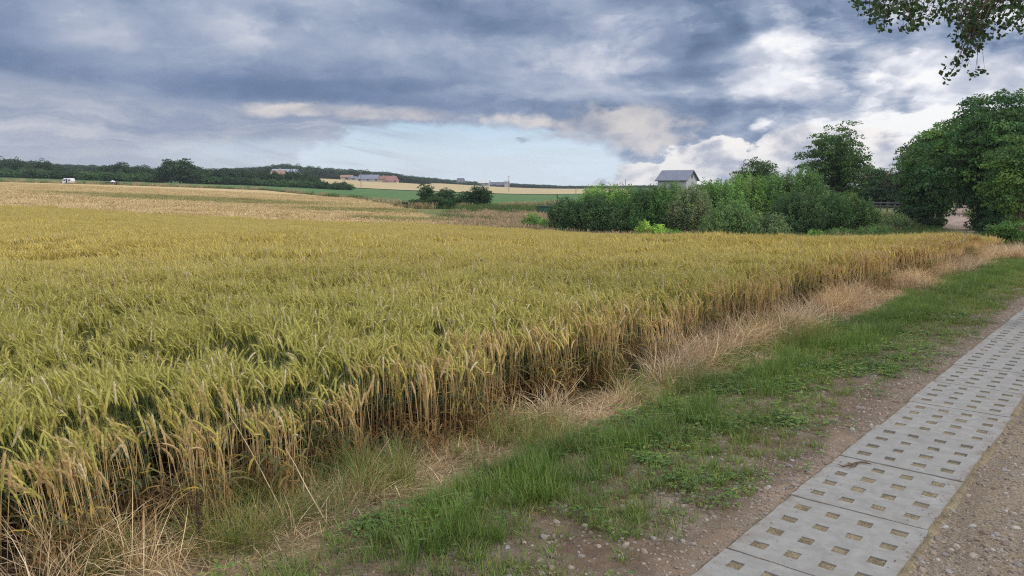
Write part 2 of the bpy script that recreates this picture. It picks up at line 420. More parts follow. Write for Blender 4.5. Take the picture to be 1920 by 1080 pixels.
c = mixc(t, q_.sm(-.95, -.85), c, rside)
litter = mixc(t, (nf * .6 + nm * .4).sm(.35, .65), (.11, .075, .042), (.40, .31, .20))
c = mixc(t, qn.sm(-2.75, -3.05), c, litter)
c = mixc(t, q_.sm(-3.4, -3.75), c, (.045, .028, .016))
far = mixc(t, (noise(t, P2, .12, 5, .6)).sm(.35, .65), (.07, .12, .03), (.20, .20, .07))
far = mixc(t, py_.sm(90, 300), far, (.06, .10, .035))
c = mixc(t, py_.sm(24, 30).mx(px_.ab().sm(40, 60)).mx(py_.sm(-20, -30)), c, far)
rut = noise(t, comb(t, s_ * .35, q_ * 2.2, 0.0), 2.2, 4, .6)
c = mixc(t, rut.sm(.42, .62) * .35, c, (.10, .075, .055)); c = mixc(t, (noise(t, P2, 2.6, 5, .7)).sm(.60, .70) * .35 * q_.sm(-3.2, -2.8), c, (.36, .30, .23))
hgt = nf * .35 + nf2 * .2 + nm * .5 + vd.sm(.5, .1) * sx * .6
out_pr(t, c, .92, .2, bump=hgt, bd=.012, bs=.9)
g = raw_mesh('ground', np.stack([gx, gy, gz], -1).reshape(-1, 3), [q], m_ground, smooth=True)
go = link(bpy.data.objects.new('ground', g)); tag(go, 'soil and gravel ground with worn verge beside the concrete track', 'ground', kind='structure')

def strip(name, mat, pxs, yn, yf, rows, off, label, cat, kind='structure', geo=False):
    us = np.linspace(pu(pxs[0]), pu(pxs[-1]), 260); pu_ = [pu(p) for p in pxs]
    a = np.interp(us, pu_, yn); b = np.interp(us, pu_, yf)
    k = np.linspace(0, 1, rows)[:, None]; Y = a[None] * (b / a)[None] ** k
    Xc = us[None] * Y; Z = H(Xc, Y) + off * (np.minimum(1, k * 30 + .0) if geo else 1) * (np.ones_like(Y))
    n = len(us); idx = np.arange(n * rows).reshape(rows, n)
    q = np.stack([idx[:-1, :-1], idx[:-1, 1:], idx[1:, 1:], idx[1:, :-1]], -1).reshape(-1, 4)
    o = link(bpy.data.objects.new(name, raw_mesh(name, np.stack([Xc, Y, Z], -1).reshape(-1, 3), [q], mat, smooth=True)))
    return tag(o, label, cat, kind=kind)
# tan stubble-coloured barley beyond the wheat
m_tan, t = mat_new('ripe_barley'); P = geo_pos(t); x, y, z = sep(t, P); P2 = comb(t, x, y, 0.0)
n1 = noise(t, comb(t, x * .4, y, 0.0), .09, 5, .6); n2 = noise(t, P2, 2.2, 5, .7); n3 = noise(t, comb(t, x * .25, y, 3.0), .5, 4, .6)
c = mixc(t, n2.sm(.25, .75), (.44, .33, .16), (.62, .48, .27))
c = mixc(t, n3.sm(.5, .72) * .55, c, (.38, .21, .11))
def ell(t, x, y, cx, cy, rx, ry, w, soft=.5):
    u = (x - cx) / rx; v = (y - cy) / ry
    return ((u * u + v * v).pw(.5) + (w - .5) * 1.2).sm(1.0, soft)
e1 = at(370, 383, 80); 
gp = ell(t, x, y, -38, 93, 22, 16, n1).mx(ell(t, x, y, -13, 76, 14, 8, n1)).mx(ell(t, x, y, -8, 58, 6, 5, n1)).mx(n1.sm(.60, .74) * .6)
c = mixc(t, gp * .75, c, mixc(t, n2.sm(.3, .7), (.16, .17, .05), (.30, .27, .10)))
out_pr(t, c, .95, .1, bump=n2, bd=.3, bs=.6)
strip('ripe_field', m_tan, [-1100, 0, 250, 500, 650, 720, 790, 860], [47.5, 47.5, 48, 48, 48, 48, 48, 49], [182, 182, 185, 188, 140, 100, 72, 52], 90, .38,
      'tan ripe barley field beyond the golden wheat', 'field')
m_gr, t = mat_new('green_crop'); P = geo_pos(t); x, y, z = sep(t, P); P2 = comb(t, x, y, 0.0)
n1 = noise(t, P2, .06, 4, .6); n2 = noise(t, comb(t, x * .3, y, 0.0), .5, 5, .6)
c = mixc(t, n2.sm(.3, .7), (.055, .12, .035), (.10, .185, .06)); c = mixc(t, n1.sm(.5, .7) * .5, c, (.15, .20, .07))
out_pr(t, c, .9, .2, bump=n2, bd=.2, bs=.5)
strip('green_field', m_gr, [-1100, 0, 500, 650, 800, 1000, 1250], [190, 190, 200, 165, 120, 104, 104], [245, 245, 262, 345, 345, 335, 335], 40, .12,
      'flat strip of dark green young crop across the middle distance', 'field')
m_ft, t = mat_new('far_ripe_crop'); P = geo_pos(t); x, y, z = sep(t, P)
n1 = noise(t, comb(t, x, y * .35, 0.0), .025, 4, .6); n2 = noise(t, comb(t, x * .3, y, 0.0), .15, 5, .6)
c = mixc(t, n2.sm(.3, .7), (.38, .30, .16), (.52, .42, .24)); c = mixc(t, n1.sm(.5, .65) * .6, c, (.46, .35, .22))
out_pr(t, c, .95, .1)
strip('distant_field', m_ft, [560, 640, 750, 830, 1000, 1110, 1180], [352, 352, 352, 352, 345, 345, 345], [600, 620, 640, 760, 800, 800, 800], 40, .25,
      'pale golden hillside field below the far wood', 'field')
# dirt road between the trees
m_road, t = mat_new('dirt_road'); P = geo_pos(t); n1 = noise(t, P, 1.2, 6, .6); n2 = noise(t, P, 14, 4, .6)
c = mixc(t, (n1 * .6 + n2 * .4).sm(.35, .65), (.26, .19, .16), (.47, .37, .32)); out_pr(t, c, .95, .1, bump=n2, bd=.03)
road_pts = [st(15.4, .9), st(19, .5), (16.9, 20.5), (22.2, 32), (27.4, 44), (31.7, 54), (34.4, 60), (39.6, 70), (47.8, 85), (55.2, 95), (68, 106), (86, 112)]
def smooth_path(P, n=8):
    out = []
    for i in range(len(P) - 1):
        p0, p1, p2, p3 = [np.array(P[max(0, min(len(P) - 1, j))]) for j in (i - 1, i, i + 1, i + 2)]
        for k in range(n):
            u = k / n; out.append(.5 * ((2 * p1) + (-p0 + p2) * u + (2 * p0 - 5 * p1 + 4 * p2 - p3) * u ** 2 + (-p0 + 3 * p1 - 3 * p2 + p3) * u ** 3))
    out.append(np.array(P[-1])); return out
rp = smooth_path(road_pts); V = []; Q = []
for i, p in enumerate(rp):
    d = rp[min(i + 1, len(rp) - 1)] - rp[max(i - 1, 0)]; d = d / np.linalg.norm(d); nn = np.array([d[1], -d[0]])
    for k in range(7):
        w = (k / 6 - .5) * (1.0 + 2.3 * min(1, i / 26)); pp = p + nn * (w + .15 * math.sin(i * .7 + k)); V.append((pp[0], pp[1], Hs(*pp) + .035 - .03 * (abs(k - 3) == 3)))
for i in range(len(rp) - 1):
    for k in range(6): Q.append((i * 7 + k, i * 7 + k + 1, i * 7 + k + 8, i * 7 + k + 7))
ro = link(bpy.data.objects.new('dirt_road', raw_mesh('dirt_road', np.array(V), [np.array(Q)], m_road, smooth=True)))
tag(ro, 'pinkish dirt road curving in under the big trees', 'road', kind='structure')

# ------------------------------------------------------------------ concrete track slabs
SL, SWD = .843, .712; Q0 = -1.500; S0 = 3.36 
m_con, t = mat_new('weathered_concrete'); P = geo_pos(t); oi = t.nodes.new('ShaderNodeObjectInfo')
n1 = noise(t, P, 1.6, 5, .6); n2 = noise(t, P, 14, 6, .65); n3 = noise(t, P, 160, 3, .6); vd, vc_ = voro(t, P, 90.0); a_, b_, c_ = sep(t, vc_)
c = mixc(t, n2.sm(.3, .7), (.215, .208, .200), (.300, .292, .282)); c = mixc(t, n1.sm(.35, .7) * .35, c, (.25, .235, .215))
c = mixc(t, X(t, oi.outputs['Random']) * .35, c, (.235, .233, .232))
c = mixc(t, n3.sm(.62, .74) * .4, c, (.20, .185, .17)); c = mixc(t, (a_.sm(.93, .97) * vd.sm(.3, .15)) * .7, c, (.12, .10, .08))
x_, y_, z_ = sep(t, P); c = mixc(t, z_.sm(.022, .0) * .7, c, (.20, .16, .12))
ox, oy, oz = sep(t, obj_pos(t)); ed_ = (SWD / 2 - ox.ab()).mn(SL / 2 - oy.ab()); edx = SWD / 2 - ox.ab()
n4 = noise(t, P, 5.0, 5, .65); n5 = noise(t, P, 30.0, 5, .7)
c = mixc(t, (edx.sm(.12, .0) * .6 + ed_.sm(.05, .0) * .4) * (n4 * .6 + n5 * .4).sm(.46, .60), c, (.20, .165, .13))
c = mixc(t, n4.sm(.56, .68) * .35, c, (.17, .16, .15)); c = mixc(t, n4.sm(.40, .30) * .30, c, (.36, .355, .345))
out_pr(t, c, .88, .25, bump=n3 * .4 + n2 * .6 - a_.sm(.90, .97) * vd.sm(.35, .1), bd=.003, bs=.8)
TOP = .028
def slab_mesh(seed):
    r = random.Random(seed); b = MB()
    ncut = 4; hs = .070; ma, mb_ = (SWD - .014), (SL - .014)
    def cuts(L):
        c = [0]; pitch = L / ncut * .93; off = (L - pitch * (ncut - 1)) / 2
        for i in range(ncut): m = off + i * pitch; hh = hs * r.uniform(.92, 1.10); m += r.uniform(-.004, .004); c += [m - hh / 2, m + hh / 2]
        return c + [L]
    cx, cy = cuts(ma), cuts(mb_)
    jit = {}
    def vx(i, j, z):
        k = (i, j)
        if k not in jit: jit[k] = (r.uniform(-.0035, .0035), r.uniform(-.0035, .0035))
        return (cx[i] - ma / 2 + jit[k][0], cy[j] - mb_ / 2 + jit[k][1], z)
    nx, ny = len(cx), len(cy)
    top = {}; bv = []
    def V(i, j, z, kind):
        key = (i, j, kind)
        if key not in top: top[key] = len(bv); bv.append(vx(i, j, z))
        return top[key]
    Q = []
    for i in range(nx - 1):
        for j in range(ny - 1):
            hole = i % 2 == 1 and j % 2 == 1
            if not hole: Q.append((V(i, j, 0, 't'), V(i + 1, j, 0, 't'), V(i + 1, j + 1, 0, 't'), V(i, j + 1, 0, 't')))
            else:
                ring = [(i, j), (i + 1, j), (i + 1, j + 1), (i, j + 1)]
                for k in range(4):
                    p, q2 = ring[k], ring[(k + 1) % 4]
                    Q.append((V(*p, 0, 't'), V(*p, -.05, 'b'), V(*q2, -.05, 'b'), V(*q2, 0, 't')))
    per = [(i, 0) for i in range(nx)] + [(nx - 1, j) for j in range(1, ny)] + [(i, ny - 1) for i in range(nx - 2, -1, -1)] + [(0, j) for j in range(ny - 2, 0, -1)]
    for k in range(len(per)):
        p, q2 = per[k], per[(k + 1) % len(per)]
        Q.append((V(*p, 0, 't'), V(*q2, 0, 't'), V(*q2, -.06, 'o'), V(*p, -.06, 'o')))
    me = raw_mesh('paving_slab', np.array(bv), [np.array(Q)], m_con)
    return me
slab_vars = [slab_mesh(k) for k in range(4)]
m_fill, t = mat_new('slab_hole_sand'); P = geo_pos(t); n2 = noise(t, P, 120, 4, .6); n1 = noise(t, P, 9, 3, .6)
out_pr(t, mixc(t, (n2 * .6 + n1 * .4).sm(.35, .65), (.10, .083, .055), (.30, .245, .165)), .95, .1, bump=n2, bd=.006)
NSL = 15
ordn = ['nearest', 'second', 'third', 'fourth', 'fifth', 'sixth', 'seventh', 'eighth', 'ninth', 'tenth', 'eleventh', 'twelfth', 'thirteenth', 'fourteenth', 'fifteenth']
for k in range(-1, NSL - 1):
    s_c = S0 + (k + .5) * SL; cx, cy = st(s_c, Q0 + SWD / 2 + random.uniform(-.009, .009))
    o = bpy.data.objects.new('paving_slab', slab_vars[k % 4]); link(o)
    o.location = (cx, cy, TOP + random.uniform(-.004, .004)); o.rotation_euler = (R(random.uniform(-.15, .15)), R(random.uniform(-.15, .15)), -TH + R(random.uniform(-.5, .5)))
    me = slab_vars[k % 4]
    if not me.materials.get('slab_hole_sand'):
        pass
    lab = f'{ordn[k + 1]} grey concrete slab with rows of square holes, counted from the bottom right corner of the photo'
    if k == -1: lab = 'grey concrete slab nearest the viewer, cut off by the bottom edge of the photo'
    if k == 1: lab = 'concrete slab with a brown twig lying across its far left corner'
    tag(o, lab, 'paving slab', 'perforated concrete slabs of the track')
# sand bed under the slabs, seen through the holes
b = MB(); L0 = S0 - SL * 2
for i in range(60):
    pass
def bed():
    V = []; Q = []; n1_, n2_ = 220, 12
    for i in range(n1_):
        for j in range(n2_):
            s = L0 + i * (SL * (NSL + 2)) / (n1_ - 1); qq = Q0 - .03 + j * (SWD + .06) / (n2_ - 1); x, y = st(s, qq)
            edge = (j in (0, n2_ - 1))
            V.append((x, y, .019 + (random.random() - .5) * .006 - (.02 if edge else 0)))
    for i in range(n1_ - 1):
        for j in range(n2_ - 1): a = i * n2_ + j; Q.append((a, a + 1, a + n2_ + 1, a + n2_)[::-1])
    return raw_mesh('sand_bed', np.array(V), [np.array(Q)], m_fill, smooth=True)
tag(link(bpy.data.objects.new('sand_bed', bed())), 'brown sand filling the square holes of the track', 'sand', kind='structure')
# twig on the slab
m_tw = simple_mat('dry_twig_bark', (.13, .08, .05), .85, .3, 30)
b = MB(); tx, ty, _ = at(1575, 874, 0.1 + 1.75 * F / (874 - 350) * 1.0)
def gpt(px, py, z=TOP + .008):
    a, bb, c = ray(px, py); k = (z - HC) / c; return Vector((a * k, bb * k, z))
p = [gpt(1570, 870), gpt(1580, 874), gpt(1592, 872), gpt(1604, 868), gpt(1616, 866), gpt(1634, 870)]
b.tube(p, [.001, .005, .005, .006, .005, .003], 6); b.tube([p[3], gpt(1598, 876), gpt(1590, 878)], [.004, .003, .001], 5)
b.tube([p[4], gpt(1625, 866), gpt(1632, 865)], [.004, .003, .001], 5)
tag(b.obj('twig', m_tw, smooth=True), 'crooked brown twig lying on a concrete slab', 'twig')

# ------------------------------------------------------------------ scatter tool (stuff only)
def scatter(name, variants, pts, rot, scl, idx, label, cat):
    """one countless mass: point mesh whose points carry copies of the variants"""
    col = bpy.data.collections.new(name + '_variants')          # never linked to the scene
    for i, me in enumerate(variants):
        o = bpy.data.objects.new(f'{name}_kind_{i:02d}', me); col.objects.link(o)
    me = raw_mesh(name, pts, [])
    n = len(pts)
    a = me.attributes.new('rot', 'FLOAT_VECTOR', 'POINT'); a.data.foreach_set('vector', np.asarray(rot, np.float32).ravel())
    scl = np.asarray(scl, np.float32); scl = np.repeat(scl[:, None], 3, 1) if scl.ndim == 1 else scl
    a = me.attributes.new('scl', 'FLOAT_VECTOR', 'POINT'); a.data.foreach_set('vector', scl.ravel())
    a = me.attributes.new('idx', 'INT', 'POINT'); a.data.foreach_set('value', np.asarray(idx, np.int32))
    o = link(bpy.data.objects.new(name, me))
    g = bpy.data.node_groups.new(name, 'GeometryNodeTree')
    g.interface.new_socket('Geometry', in_out='INPUT', socket_type='NodeSocketGeometry'); g.interface.new_socket('Geometry', in_out='OUTPUT', socket_type='NodeSocketGeometry')
    gi = g.nodes.new('NodeGroupInput'); gout = g.nodes.new('NodeGroupOutput'); ip = g.nodes.new('GeometryNodeInstanceOnPoints')
    ci = g.nodes.new('GeometryNodeCollectionInfo'); ci.inputs[0].default_value = col; ci.inputs['Separate Children'].default_value = True; ci.inputs['Reset Children'].default_value = True
    def na(nm, ty):
        k = g.nodes.new('GeometryNodeInputNamedAttribute'); k.data_type = ty; k.inputs[0].default_value = nm; return k.outputs[0]
    g.links.new(gi.outputs[0], ip.inputs['Points']); g.links.new(ci.outputs[0], ip.inputs['Instance'])
    ip.inputs['Pick Instance'].default_value = True
    g.links.new(na('idx', 'INT'), ip.inputs['Instance Index'])
    e = g.nodes.new('FunctionNodeEulerToRotation'); g.links.new(na('rot', 'FLOAT_VECTOR'), e.inputs[0]); g.links.new(e.outputs[0], ip.inputs['Rotation'])
    g.links.new(na('scl', 'FLOAT_VECTOR'), ip.inputs['Scale']); g.links.new(ip.outputs[0], gout.inputs[0])
    m = o.modifiers.new('scatter', 'NODES'); m.node_group = g
    return tag(o, label, cat, kind='stuff')
def rots(n, tilt=.08, z=None):
    r = np.zeros((n, 3)); r[:, 0] = rng.normal(0, tilt, n); r[:, 1] = rng.normal(0, tilt, n); r[:, 2] = rng.uniform(-math.pi, math.pi, n) if z is None else z
    return r

# ------------------------------------------------------------------ wheat
m_wheat, t = mat_new('wheat_plants'); cs, cv = attr(t); ra, ga, ba = sep(t, cv); P = geo_pos(t); x, y, z = sep(t, P)
# ra: part (0 stem .33 leaf .66 ear 1 awn)  ga: height along the plant  ba: random per plant
q_ = x * NX + y * NY
P2 = comb(t, x, y, 0.0); nA = noise(t, P2, .22, 4, .6); nB = noise(t, P2, 1.6, 4, .65)
edge = (q_ + (nB - .5) * 1.3 + (ba - .5) * .5).sm(-4.35, -3.65)
ripe = y.sm(4.0, 18) * .90 + .0 + (nA - .5) * 1.1 + (nB - .5) * .35 + (ba - .5) * .55 + edge * .5
rp_ = ripe.sm(-.15, .95)
isl = ra.sm(.2, .3) * ra.sm(.5, .4); ise = ra.sm(.5, .6)
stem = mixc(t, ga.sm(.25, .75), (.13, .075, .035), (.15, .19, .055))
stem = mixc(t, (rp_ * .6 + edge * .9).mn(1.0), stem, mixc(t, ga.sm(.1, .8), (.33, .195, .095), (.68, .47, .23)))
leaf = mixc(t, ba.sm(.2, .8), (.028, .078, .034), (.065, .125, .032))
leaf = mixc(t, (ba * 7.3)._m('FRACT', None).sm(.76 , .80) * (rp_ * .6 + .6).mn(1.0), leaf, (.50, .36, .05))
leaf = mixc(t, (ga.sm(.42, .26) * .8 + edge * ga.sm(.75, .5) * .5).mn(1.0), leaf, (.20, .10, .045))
leaf = mixc(t, rp_ * .38, leaf, (.34, .27, .075))
ear = mixc(t, rp_, (.46, .445, .10), (.70, .56, .155))
ear = mixc(t, edge * (ba * 5.1)._m('FRACT', None).sm(.25, .45) * .85, ear, (.56, .36, .19))
ear = mixc(t, (ba * 11.7)._m('FRACT', None).sm(.93, .95), ear, (.68, .58, .36))
ear = mixc(t, ra.sm(.9, .95) * .35, ear, (.60, .50, .24))
c = mixc(t, ise, mixc(t, isl, stem, leaf), mixc(t, ra.sm(.9, .95) * .35, ear, (.20, .19, .07)))
gpx = None
out_pr(t, c, .6, .3, transl=.22)
def stalk(b, x0, y0, h, r, lean, fine, rnd, bend=None, bare=0):
    """one wheat plant: stem, drooping leaves, nodding bearded ear"""
    la = lean + r.gauss(0, 1.3); lx, ly = math.cos(la), math.sin(la)
    k = r.uniform(.03, .12) * h; ns = 4 if fine else 3
    pts = [(x0 + lx * k * (i / ns) ** 2, y0 + ly * k * (i / ns) ** 2, h * i / ns) for i in range(ns + 1)]
    cols = [(0, i / ns, rnd) for i in range(ns + 1)]
    sw = .0034 if fine else .0055
    sd = (-ly, lx, 0)
    if fine: b.tube(pts, [sw * .5] * (ns + 1), 3, cols, cap=False)
    else: b.ribbon(pts, [sw] * (ns + 1), (r.choice((-1, 1)) * .7, .7, 0), cols)
    # ear: curved spindle that nods over
    L = r.uniform(.075, .11) * (1 if fine else 1.2); tp = Vector(pts[-1]); an = r.uniform(.02, .55); da = r.choice((r.uniform(0, .4), r.uniform(.3, 1.4))) if bend is None else r.uniform(.0, .4)
    nseg = 6 if fine else 3; P = [tp]; A = an
    for i in range(nseg + 1):
        d = Vector((lx * math.sin(A), ly * math.sin(A), math.cos(A))); P.append(P[-1] + d * (L + .03) / (nseg + 1)); A += da / (nseg + 1)
    w = .0068 if fine else .0090
    prof = [.25] + [.9 + (.22 if i % 2 else -.12) for i in range(nseg)] + [.15]
    b.tube(P, [w * f for f in prof] + ([] if len(prof) == len(P) else [w * .1]), 4 if fine else 3, [(.66, 1, rnd)] * len(P), cap=False)
    na_ = 18 if fine else 7
    for i in range(na_):
        j = 1 + i * (len(P) - 2) / na_; j0 = int(j); p = P[j0].lerp(P[min(j0 + 1, len(P) - 1)], j - j0)
        d = (P[min(j0 + 1, len(P) - 1)] - P[j0]).normalized(); s = d.orthogonal().normalized(); s.rotate(Matrix.Rotation(i * 2.4, 3, d))
        tip = p + (d * .95 + s * .42).normalized() * r.uniform(.055, .09); o = s.cross(d) * (.0010 if fine else .0020)
        b.add([p - o, p + o, tip], (), [(0, 1, 2)], [(1, 1, rnd)] * 3)
    nl = (r.choice((1, 2, 2)) if bare else 4) if fine else 2
    for i in range(nl):
        hh = h * ((.15, .34, .50, .62)[i] if fine else (.42, .60)[i]) * r.uniform(.92, 1.05); a = r.uniform(0, 6.28); L = r.uniform(.13, .24); w = r.uniform(.008, .014)
        cx, cy = math.cos(a), math.sin(a); up = r.uniform(.5, 1.2); n = 4 if fine else 3; Pp = []; zz = hh; rr = 0; el = up; f = hh / h; kx = k * f * f
        for j in range(n + 1):
            Pp.append((x0 + lx * kx + cx * rr, y0 + ly * kx + cy * rr, max(.01, zz))); rr += L / n * math.cos(el); zz += L / n * math.sin(el); el -= r.uniform(.45, .95)
        b.ribbon(Pp, [w * v for v in ((.6, 1, 1, .7, .05) if n == 4 else (.7, 1, .8, .05))], (-cy, cx, r.uniform(-.3, .3)), [(.33, f, (rnd * 3.7 + i * .31) % 1)] * len(Pp))
def wheat_patch(size, n, seed, fine, hmin=.47, hmax=.57, bend=None, bare=0):
    r = random.Random(seed); b = MB()
    for i in range(n):
        stalk(b, r.uniform(-size, size) / 2, r.uniform(-size, size) / 2, r.uniform(hmin, hmax), r, 0.0, fine, r.random(), bend, bare)
    return b.mesh('wheat_patch', m_wheat)
fineV = [wheat_patch(.30, 34, 100 + i, True) for i in range(8)] + [wheat_patch(.26, 22, 150 + i, True, .40, .57, 1, 1) for i in range(4)]
midV = [wheat_patch(.75, 165, 200 + i, False, .46, .56) for i in range(6)]
EDGE = -3.62
def far_edge(u):   # depth of the far side of the wheat along each bearing
    return np.interp(u, [pu(p) for p in (-400, 0, 500, 1000, 1300, 1500, 1700, 1800, 1868, 2100)], [46, 46, 47, 47, 44, 40.5, 33.5, 29, 25.5, 22])
def in_wheat(x, y):
    s, q = to_st(x, y); u = x / np.maximum(y, .1)
    return (q < EDGE + (fb(s, 0 * s, .8, 7) - .5) * .35) & (y < far_edge(u)) & (s < 23.6 + 0 * s) | ((s >= 23.6) & (u < pu(1858)) & (y < far_edge(u)) & (q < EDGE))
def grid_pts(dx, x0, x1, y0, y1, jit=.5):
    xs = np.arange(x0, x1, dx); ys = np.arange(y0, y1, dx); a, b = np.meshgrid(xs, ys)
    a = a + rng.uniform(-jit, jit, a.shape) * dx; b = b + rng.uniform(-jit, jit, b.shape) * dx
    return a.ravel(), b.ravel()
def visible(x, y, mg=.10): 
    u = x / np.maximum(y, .3); return (u > pu(0) - mg - 1.2 / np.maximum(y, 1)) & (u < pu(1920) + mg + .6 / np.maximum(y, 1))
def hollow(x, y):
    """thin, low places in the stand"""
    o = np.zeros_like(x)
    for (cx, cy, r) in HOL: o = np.maximum(o, np.exp(-((x - cx) ** 2 + (y - cy) ** 2) / r ** 2))
    return o
HOL = []
for (px, py, r) in ((160, 585, .40), (210, 625, .22), (320, 660, .28), (600, 590, .2), (620, 730, .32), (110, 690, .25), (540, 680, .2), (330, 590, .2), (60, 480, 1.6), (30, 465, 1.2), (100, 482, 1.5)):
    a_, b_, c_ = ray(px, py); kk = (.55 - HC) / c_; HOL.append((a_ * kk, b_ * kk, r))
NEARY = 13.0
ax, ay = grid_pts(.24, -14, 14, 2.3, NEARY + .5); k = in_wheat(ax, ay) & visible(ax, ay) & (ay < NEARY + rng.uniform(-.5, .5, len(ax))); ax, ay = ax[k], ay[k]
ho = hollow(ax, ay); k = rng.random(len(ax)) > ho * .95 + np.clip(fb(ax, ay, 1.9, 71) * 3 - 1.95, 0, .75); ax, ay, ho = ax[k], ay[k], ho[k]
s_, q_a = to_st(ax, ay); ed = q_a > EDGE - .55
ed2 = (q_a > EDGE - .30)
k = ~(ed2 & (rng.random(len(ax)) < .25)); ax, ay, ho, ed, s_, q_a = ax[k], ay[k], ho[k], ed[k], s_[k], q_a[k]
n = len(ax); ii = rng.integers(0, 8, n); ii = np.where(ed & (rng.random(n) < .7), rng.integers(8, 12, n), ii)
sc_ = .84 + .26 * fb(ax, ay, .7, 1) + .34 * (fb(ax, ay, 2.2, 2) - .5) - ho * .38 - np.where(ed, rng.uniform(0, .12, n), 0)
sc3 = np.stack([sc_ ** 0 * rng.uniform(.9, 1.1, n), rng.uniform(.9, 1.1, n), sc_], -1)
lean = 2.6 + (fb(ax, ay, .35, 4) - .5) * 5.0 + rng.normal(0, .5, n)
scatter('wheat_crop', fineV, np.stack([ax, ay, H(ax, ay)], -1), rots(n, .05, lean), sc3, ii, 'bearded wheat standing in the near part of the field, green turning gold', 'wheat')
ax, ay = grid_pts(.52, -50, 45, NEARY - .2, 48.5); k = in_wheat(ax, ay) & visible(ax, ay, .08); ax, ay = ax[k], ay[k]; n = len(ax)
ho = hollow(ax, ay)
sc_ = (.84 + .24 * fb(ax, ay, .35, 1) + .26 * (fb(ax, ay, 1.1, 2) - .5) - ho * .35)
lean = 2.6 + (fb(ax, ay, .2, 4) - .5) * 5.0 + rng.normal(0, .5, n)
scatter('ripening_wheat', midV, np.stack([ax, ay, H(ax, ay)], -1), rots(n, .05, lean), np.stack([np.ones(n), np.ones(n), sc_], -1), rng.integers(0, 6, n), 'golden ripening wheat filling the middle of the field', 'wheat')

# ------------------------------------------------------------------ barley texture beyond
m_bar, t = mat_new('barley_plants'); cs, cv = attr(t); P = geo_pos(t); x, y, z = sep(t, P); P2 = comb(t, x, y, 0.0)
n1 = noise(t, comb(t, x * .4, y, 0.0), .09, 5, .6); n3 = noise(t, comb(t, x * .25, y, 3.0), .5, 4, .6); n2 = noise(t, P2, 2.2, 4, .6)
gp = ell(t, x, y, -38, 93, 22, 16, n1).mx(ell(t, x, y, -13, 76, 14, 8, n1)).mx(ell(t, x, y, -8, 58, 6, 5, n1)).mx(n1.sm(.60, .74) * .6)
c = mixc(t, n2.sm(.3, .7), (.50, .38, .19), (.68, .54, .31)); c = mixc(t, n3.sm(.5, .72) * .45, c, (.52, .34, .20))
c = mixc(t, gp * .7, c, (.22, .23, .07)); out_pr(t, mixc(t, 1.0, c, cs, 'MULTIPLY'), .8, .15, transl=.15)
def barley_patch(seed):
    r = random.Random(seed); b = MB()
    for i in range(150):
        x, y = r.uniform(-1, 1), r.uniform(-1, 1); h = r.uniform(.42, .62); a = r.uniform(0, 6.3); v = r.uniform(.75, 1.1); l = r.uniform(.05, .16)
        b.ribbon([(x, y, .2), (x + l * .3, y, h * .8), (x + l, y + l * .3, h), (x + l * 1.8, y + l * .5, h - .03)], [.02, .03, .05, .01], (math.cos(a), math.sin(a), 0), (v, v, v))
    return b.mesh('barley_patch', m_bar)
bv = [barley_patch(i) for i in range(4)]
ax, ay = grid_pts(1.6, -110, 12, 48, 150); u = ax / ay
yfar = np.interp(u, [pu(p) for p in (-1100, 0, 250, 500, 650, 720, 790, 860)], [150, 150, 150, 150, 138, 98, 70, 50])
k = (u > pu(-120)) & (u < pu(850)) & (ay < yfar) & (ay > 48.2); ax, ay = ax[k], ay[k]; n = len(ax)
scatter('barley_crop', bv, np.stack([ax, ay, H(ax, ay)], -1), rots(n, .03), rng.uniform(.9, 1.1, n), rng.integers(0, 4, n), 'ears of the tan barley field beyond the wheat', 'barley')

# ------------------------------------------------------------------ grasses
m_blade = leaf_mat('grass_blades', .18, .25)
def tuft(seed, n, h0, h1, spread, w, cols, droop=(.3, 1.2), splay=.35, seg=3, heads=0, base=None):
    r = random.Random(seed); b = MB()
    for i in range(n):
        a = r.uniform(0, 6.283); rr = abs(r.gauss(0, spread)); a2 = a + r.gauss(0, .9); h = r.uniform(h0, h1); el = R(90) - abs(r.gauss(0, splay)); dr = r.uniform(*droop) / seg
        c = r.choice(cols); v = r.uniform(.75, 1.2); c = tuple(k * v for k in c); x, y, z = math.cos(a) * rr, math.sin(a) * rr, -.01; P = []
        for j in range(seg + 1):
            P.append((x, y, max(z, -.01 if j == 0 else .004))); x += math.cos(a2) * math.cos(el) * h / seg; y += math.sin(a2) * math.cos(el) * h / seg; z += math.sin(el) * h / seg; el -= dr
        ww = w * r.uniform(.7, 1.3); bc = base or tuple(k * .7 for k in c)
        b.ribbon(P, [ww * (1 - (j / seg) ** 2 * .93) for j in range(seg + 1)], (-math.sin(a2), math.cos(a2), r.uniform(-.2, .2)), [tuple(bc[m] * (1 - j / seg) + c[m] * (j / seg) for m in range(3)) if j < 1 else c for j in range(seg + 1)])
        if r.random() < heads:
            e = Vector(P[-1]); d = (Vector(P[-1]) - Vector(P[-2])).normalized(); hc = (.40, .27, .20)
            b.tube([e - d * .03, e, e + d * .05], [.001, .006, .001], 3, hc, cap=False)
    return b.mesh('tuft', m_blade)
GT = [(.105, .195, .036), (.150, .245, .050), (.080, .155, .038), (.22, .27, .08)]       # tall lush grass
GS = [(.15, .23, .045), (.22, .28, .07), (.11, .19, .045)]              # short bright grass
GD = [(.66, .51, .33), (.76, .63, .44), (.56, .40, .25), (.42, .27, .16)]   # dead straw
GY = [(.24, .22, .07), (.34, .28, .10), (.13, .16, .04)]                # yellowing
tallV = [tuft(300 + i, 60, .07, .19, .07, .0036, GT + ([GS[0]] if i % 3 == 0 else [GT[1]]), (.2, 1.1), .30) for i in range(5)]
shortV = [tuft(320 + i, 34, .04, .12, .045, .0042, GS, (.4, 1.6), .75) for i in range(4)]
